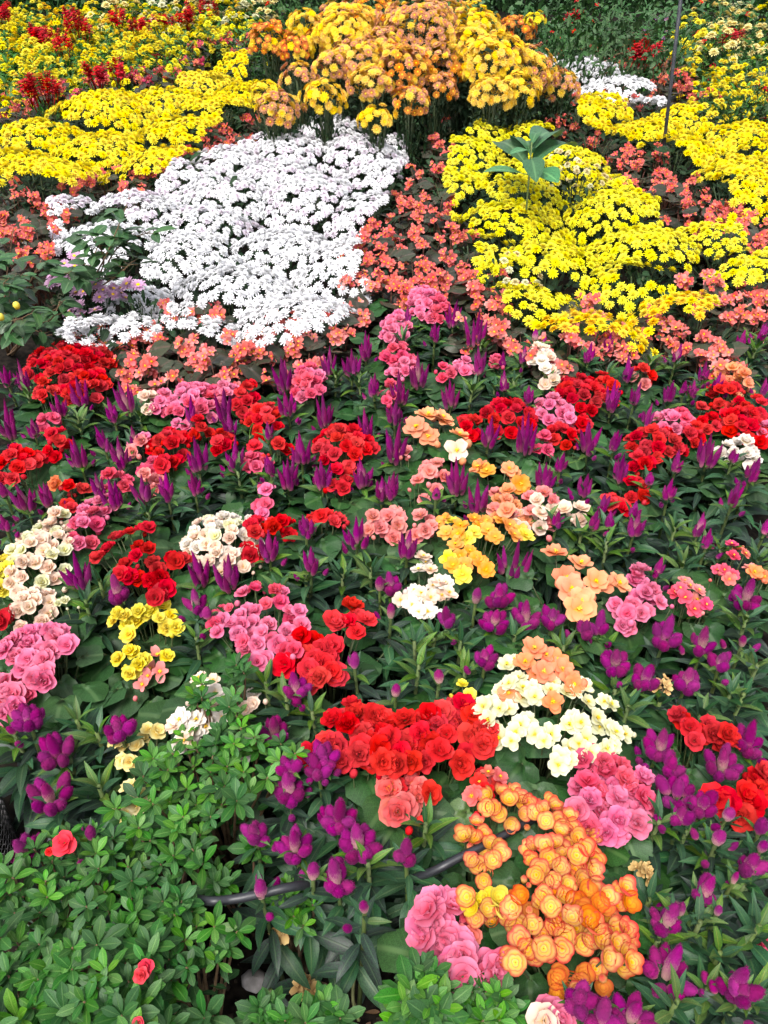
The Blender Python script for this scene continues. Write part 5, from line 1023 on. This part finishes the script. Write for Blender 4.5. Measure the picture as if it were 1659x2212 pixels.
def salvia(px, py, z=.42, n=9, mat='red', r=.10, phrase='red salvia with upright flower spikes'):
    p, s = at(px, py, z); root = thing('salvia', (p.x, p.y, 0)); stems_for(root, r, z * .8)
    put(random.choice(MAR), 'foliage', root, (0, 0, 0), (0, 0, 1), U(0, 6), (r / .16, r / .16, z * .8 / .36))['kind'] = 'stuff'
    for k in range(n):
        a = U(0, 6.28); q = r * math.sqrt(random.random()); h = U(.06, .10); mb = MB()
        for m_ in range(22):
            f = m_ / 22; b_ = m_ * 2.4; blade(mb, .040 * (1.1 - .6 * f), .026, oval, b_, U(-.1, .6), -.4, r0=.003, z0=h * f, nv=2, nu=2)
        tube(mb, [(0, 0, -.1), (0, 0, h)], .003, 4)
        put(mb.mesh('flower_spike', M[mat]), 'flower_spike', root, (q * math.cos(a), q * math.sin(a), z - .03 + U(-.03, .03)), (math.cos(a) * .25, math.sin(a) * .25, 1))
    reg(root, phrase, 'salvia', 'salvias in the beds behind', p)
def shrub(px, py, z, r, cols, phrase, group, mats=HED, name='shrub', dots=8, Y=None):
    p, s = at(px, py, z) if Y is None else at_y(px, py, Y); zz = p.z; root = thing(name, (p.x, p.y, 0)); stems_for(root, r, zz, 'twig', 7)
    put(random.choice(mats), 'foliage', root, (0, 0, 0), (0, 0, 1), U(0, 6), (r, r, zz * 1.05))['kind'] = 'stuff'
    for c in cols:
        for k in range(dots):
            a = U(0, 6.28); ph = math.acos(U(.1, 1)); q = Vector((r * math.sin(ph) * math.cos(a), r * math.sin(ph) * math.sin(a), zz * 1.08 * math.cos(ph)))
            put(blossom_mesh(c, 'open'), 'blossom', root, q, (q.x, q.y - .1, q.z * .5), U(0, 6), U(.04, .06))
    reg(root, phrase, 'shrub', group, p)
ins = in_poly([(-60, 8), (555, 8), (560, 60), (470, 70), (400, 95), (330, 125), (240, 145), (120, 165), (60, 190), (-60, 200)])
wp = []; rr = random.Random(4)
for Y in np.arange(6.0, 13.0, .27):
    for X in np.arange(-7, 0.2, .27):
        x, y = X + rr.uniform(-.1, .1), Y + rr.uniform(-.1, .1); dz = .36 - CAM_H; f = y * CP - dz * SP; u = y * SP + dz * CP
        px, py = CX + FPX * x / f, CY - FPX * u / f
        if ins(px, py):
            t = rr.random(); marigold(px, py, 'mumyellow' if t < .5 else 'mumamber' if t < .62 else 'mumlemon' if t < .84 else None, r=rr.uniform(.14, .2), z=rr.uniform(.32, .42), phrase='yellow marigold in bright green leaves' if t < .84 else 'leafy green marigold without blossoms')
for x, y in ((90, 70), (112, 80), (130, 85), (160, 30), (172, 45), (168, 62), (85, 72), (60, 188), (95, 185), (85, 195), (205, 155), (248, 152), (8, 15), (5, 30), (300, 55), (350, 40), (400, 38), (250, 35), (420, 20), (445, 12), (470, 18), ):
    salvia(x, y, n=random.choice((5, 8, 11)), r=random.choice((.07, .1)))
for x in range(225, 600, 26): marigold(x, 6 + U(-3, 3), random.choice(('cream', 'paleyellow', 'mumlemon')), r=.24, z=.45, phrase='pale straw coloured chrysanthemum')
# right of the mound: green shrubs with scattered flowers
for x, y, z, r, cols in ((1170, 70, .38, .3, ['red']), (1230, 90, .36, .26, []), (1290, 85, .36, .25, ['mumamber']), (1350, 95, .35, .22, []), (1400, 95, .35, .22, []), (1190, 40, .4, .32, ['ivory', 'red']), (1260, 50, .42, .32, ['scarlet']), (1330, 55, .42, .32, []), (1400, 55, .42, .3, ['violet']), (1450, 90, .36, .22, ['violet']), (1480, 110, .33, .2, ['mumyellow']), (1440, 40, .42, .3, ['mauve', 'violet']), (1540, 90, .36, .24, ['red']), (1600, 120, .34, .22, []), (1650, 150, .33, .22, ['red']), (1640, 200, .32, .2, ['crimson']), (1590, 215, .32, .2, []), (1540, 45, .42, .3, ['scarlet'])):
    shrub(x, y, z, r, cols, ('leafy green shrub dotted with ' + {'red': 'red', 'mumamber': 'amber', 'ivory': 'white and red', 'scarlet': 'scarlet', 'violet': 'violet', 'mauve': 'mauve', 'mumyellow': 'yellow', 'crimson': 'crimson'}[cols[0]] + ' blooms') if cols else 'plain leafy green shrub', 'green shrubs behind the drifts', HED if random.random() < .7 else HED2)
for x, y, c in ((1580, 150, 'mumyellow'), (1550, 170, 'mumyellow'), (1520, 165, 'mumyellow'), (1600, 185, 'mumyellow'), (1640, 130, 'mumyellow'), (1560, 200, 'mumyellow'), (1530, 205, 'mumyellow'), (1620, 165, 'mumyellow'), (1650, 175, 'mumyellow'), (1500, 135, 'mumyellow'), (1470, 120, 'mumamber'), (1590, 105, None), (1640, 100, None), (1570, 130, 'mumyellow')):
    marigold(x, y, c, r=.16, z=.34, phrase='yellow marigold with deep green leaves')
for x, y, c in ((1495, 55, 'mumlemon'), (1540, 62, 'mumlemon'), (1555, 75, 'paleyellow'), (1590, 55, 'paleyellow'), (1610, 35, 'paleyellow'), (1560, 20, 'paleyellow'), (1640, 60, 'paleyellow'), (1600, 10, 'cream'), (1530, 12, 'paleyellow'), (1655, 25, 'mumlemon')):
    marigold(x, y, c, r=.22, z=.44, phrase='pale lemon chrysanthemum clump', n='chrysanthemum')
for x, y in ((1245, 35), (1580, 80), (1370, 108), (1400, 104), (1385, 112)): salvia(x, y, n=8, r=.09)
for x, y, Y, r, cols in ((830, 18, 8.2, .5, []), (900, 14, 8.6, .5, []), (980, 14, 8.4, .5, []), (1060, 16, 8.2, .5, []), (1130, 22, 8.0, .45, ['ivory']), (1200, 10, 9.0, .5, []), (1270, 12, 9.0, .5, ['red']), (1350, 10, 9.0, .5, ['violet']), (1430, 8, 9.2, .5, []), (1500, 14, 9.2, .45, ['red']), (1570, 6, 9.6, .45, []), (1650, 6, 9.6, .5, ['red']), (780, 10, 9.2, .5, []), (700, 6, 9.6, .5, []), (620, 8, 9.6, .5, ['red']), (1310, 35, 8.0, .4, []), (1390, 30, 8.0, .4, []), (1230, 40, 7.6, .36, []), (1450, 60, 7.4, .3, []), (1350, 75, 7.0, .28, []), (1270, 75, 7.0, .28, []), (1200, 80, 7.0, .28, [])):
    shrub(x, y, 0, r, cols, 'tall leafy shrub with ' + ('few ' + {'ivory': 'white', 'red': 'red', 'violet': 'violet'}[cols[0]] + ' blooms' if cols else 'dense plain green leaves'), 'green shrubs behind the drifts', HED, Y=Y, dots=5)
# low dark greenery under the tall mound
for x, y, z, r in ((980, 255, .25, .2), (1010, 280, .22, .2), (1050, 262, .25, .2), (740, 250, .25, .16), (660, 235, .25, .2), (530, 190, .25, .18), (610, 200, .28, .2), (480, 200, .25, .15), (930, 270, .2, .15), (560, 150, .3, .2)):
    shrub(x, y, z, r, [], 'low dark green foliage plant', 'greenery under the tall mound', HED, 'foliage_plant')
# hedge closing the view
for k, X in enumerate(np.arange(-9, 9.5, 1.0)):
    Y = 13.6 + U(-.3, .3); root = thing('hedge_shrub', (X, Y, 0)); stems_for(root, .6, .9, 'twig', 8)
    for q in range(3): put(random.choice(HED), 'foliage', root, (U(-.3, .3), U(-.3, .3), 0), (0, 0, 1), U(0, 6), (.62, .55, U(.9, 1.3)))['kind'] = 'stuff'
    reg(root, 'green hedge shrub', 'shrub', 'hedge shrubs at the far side', (X, Y))
landmark((0, 13, 0), 'the far hedge')
for x, y, t_ in ((110, 80, 'the thick red salvia clump'), (165, 45, 'the double red salvia clump'), (75, 190, 'the low red salvias'), (300, 55, 'the thin salvia spikes'), (420, 30, 'the salvias near the straw coloured rim'), (230, 8, 'the straw coloured rim'), (8, 22, 'the orange red salvia corner'), (1385, 108, 'the red salvias over the small drift'), (1600, 50, 'the pale lemon clumps'), (1245, 40, 'the lone salvia in green shrubs')): landmark(at(x, y, .4)[0], t_)
finish_labels()
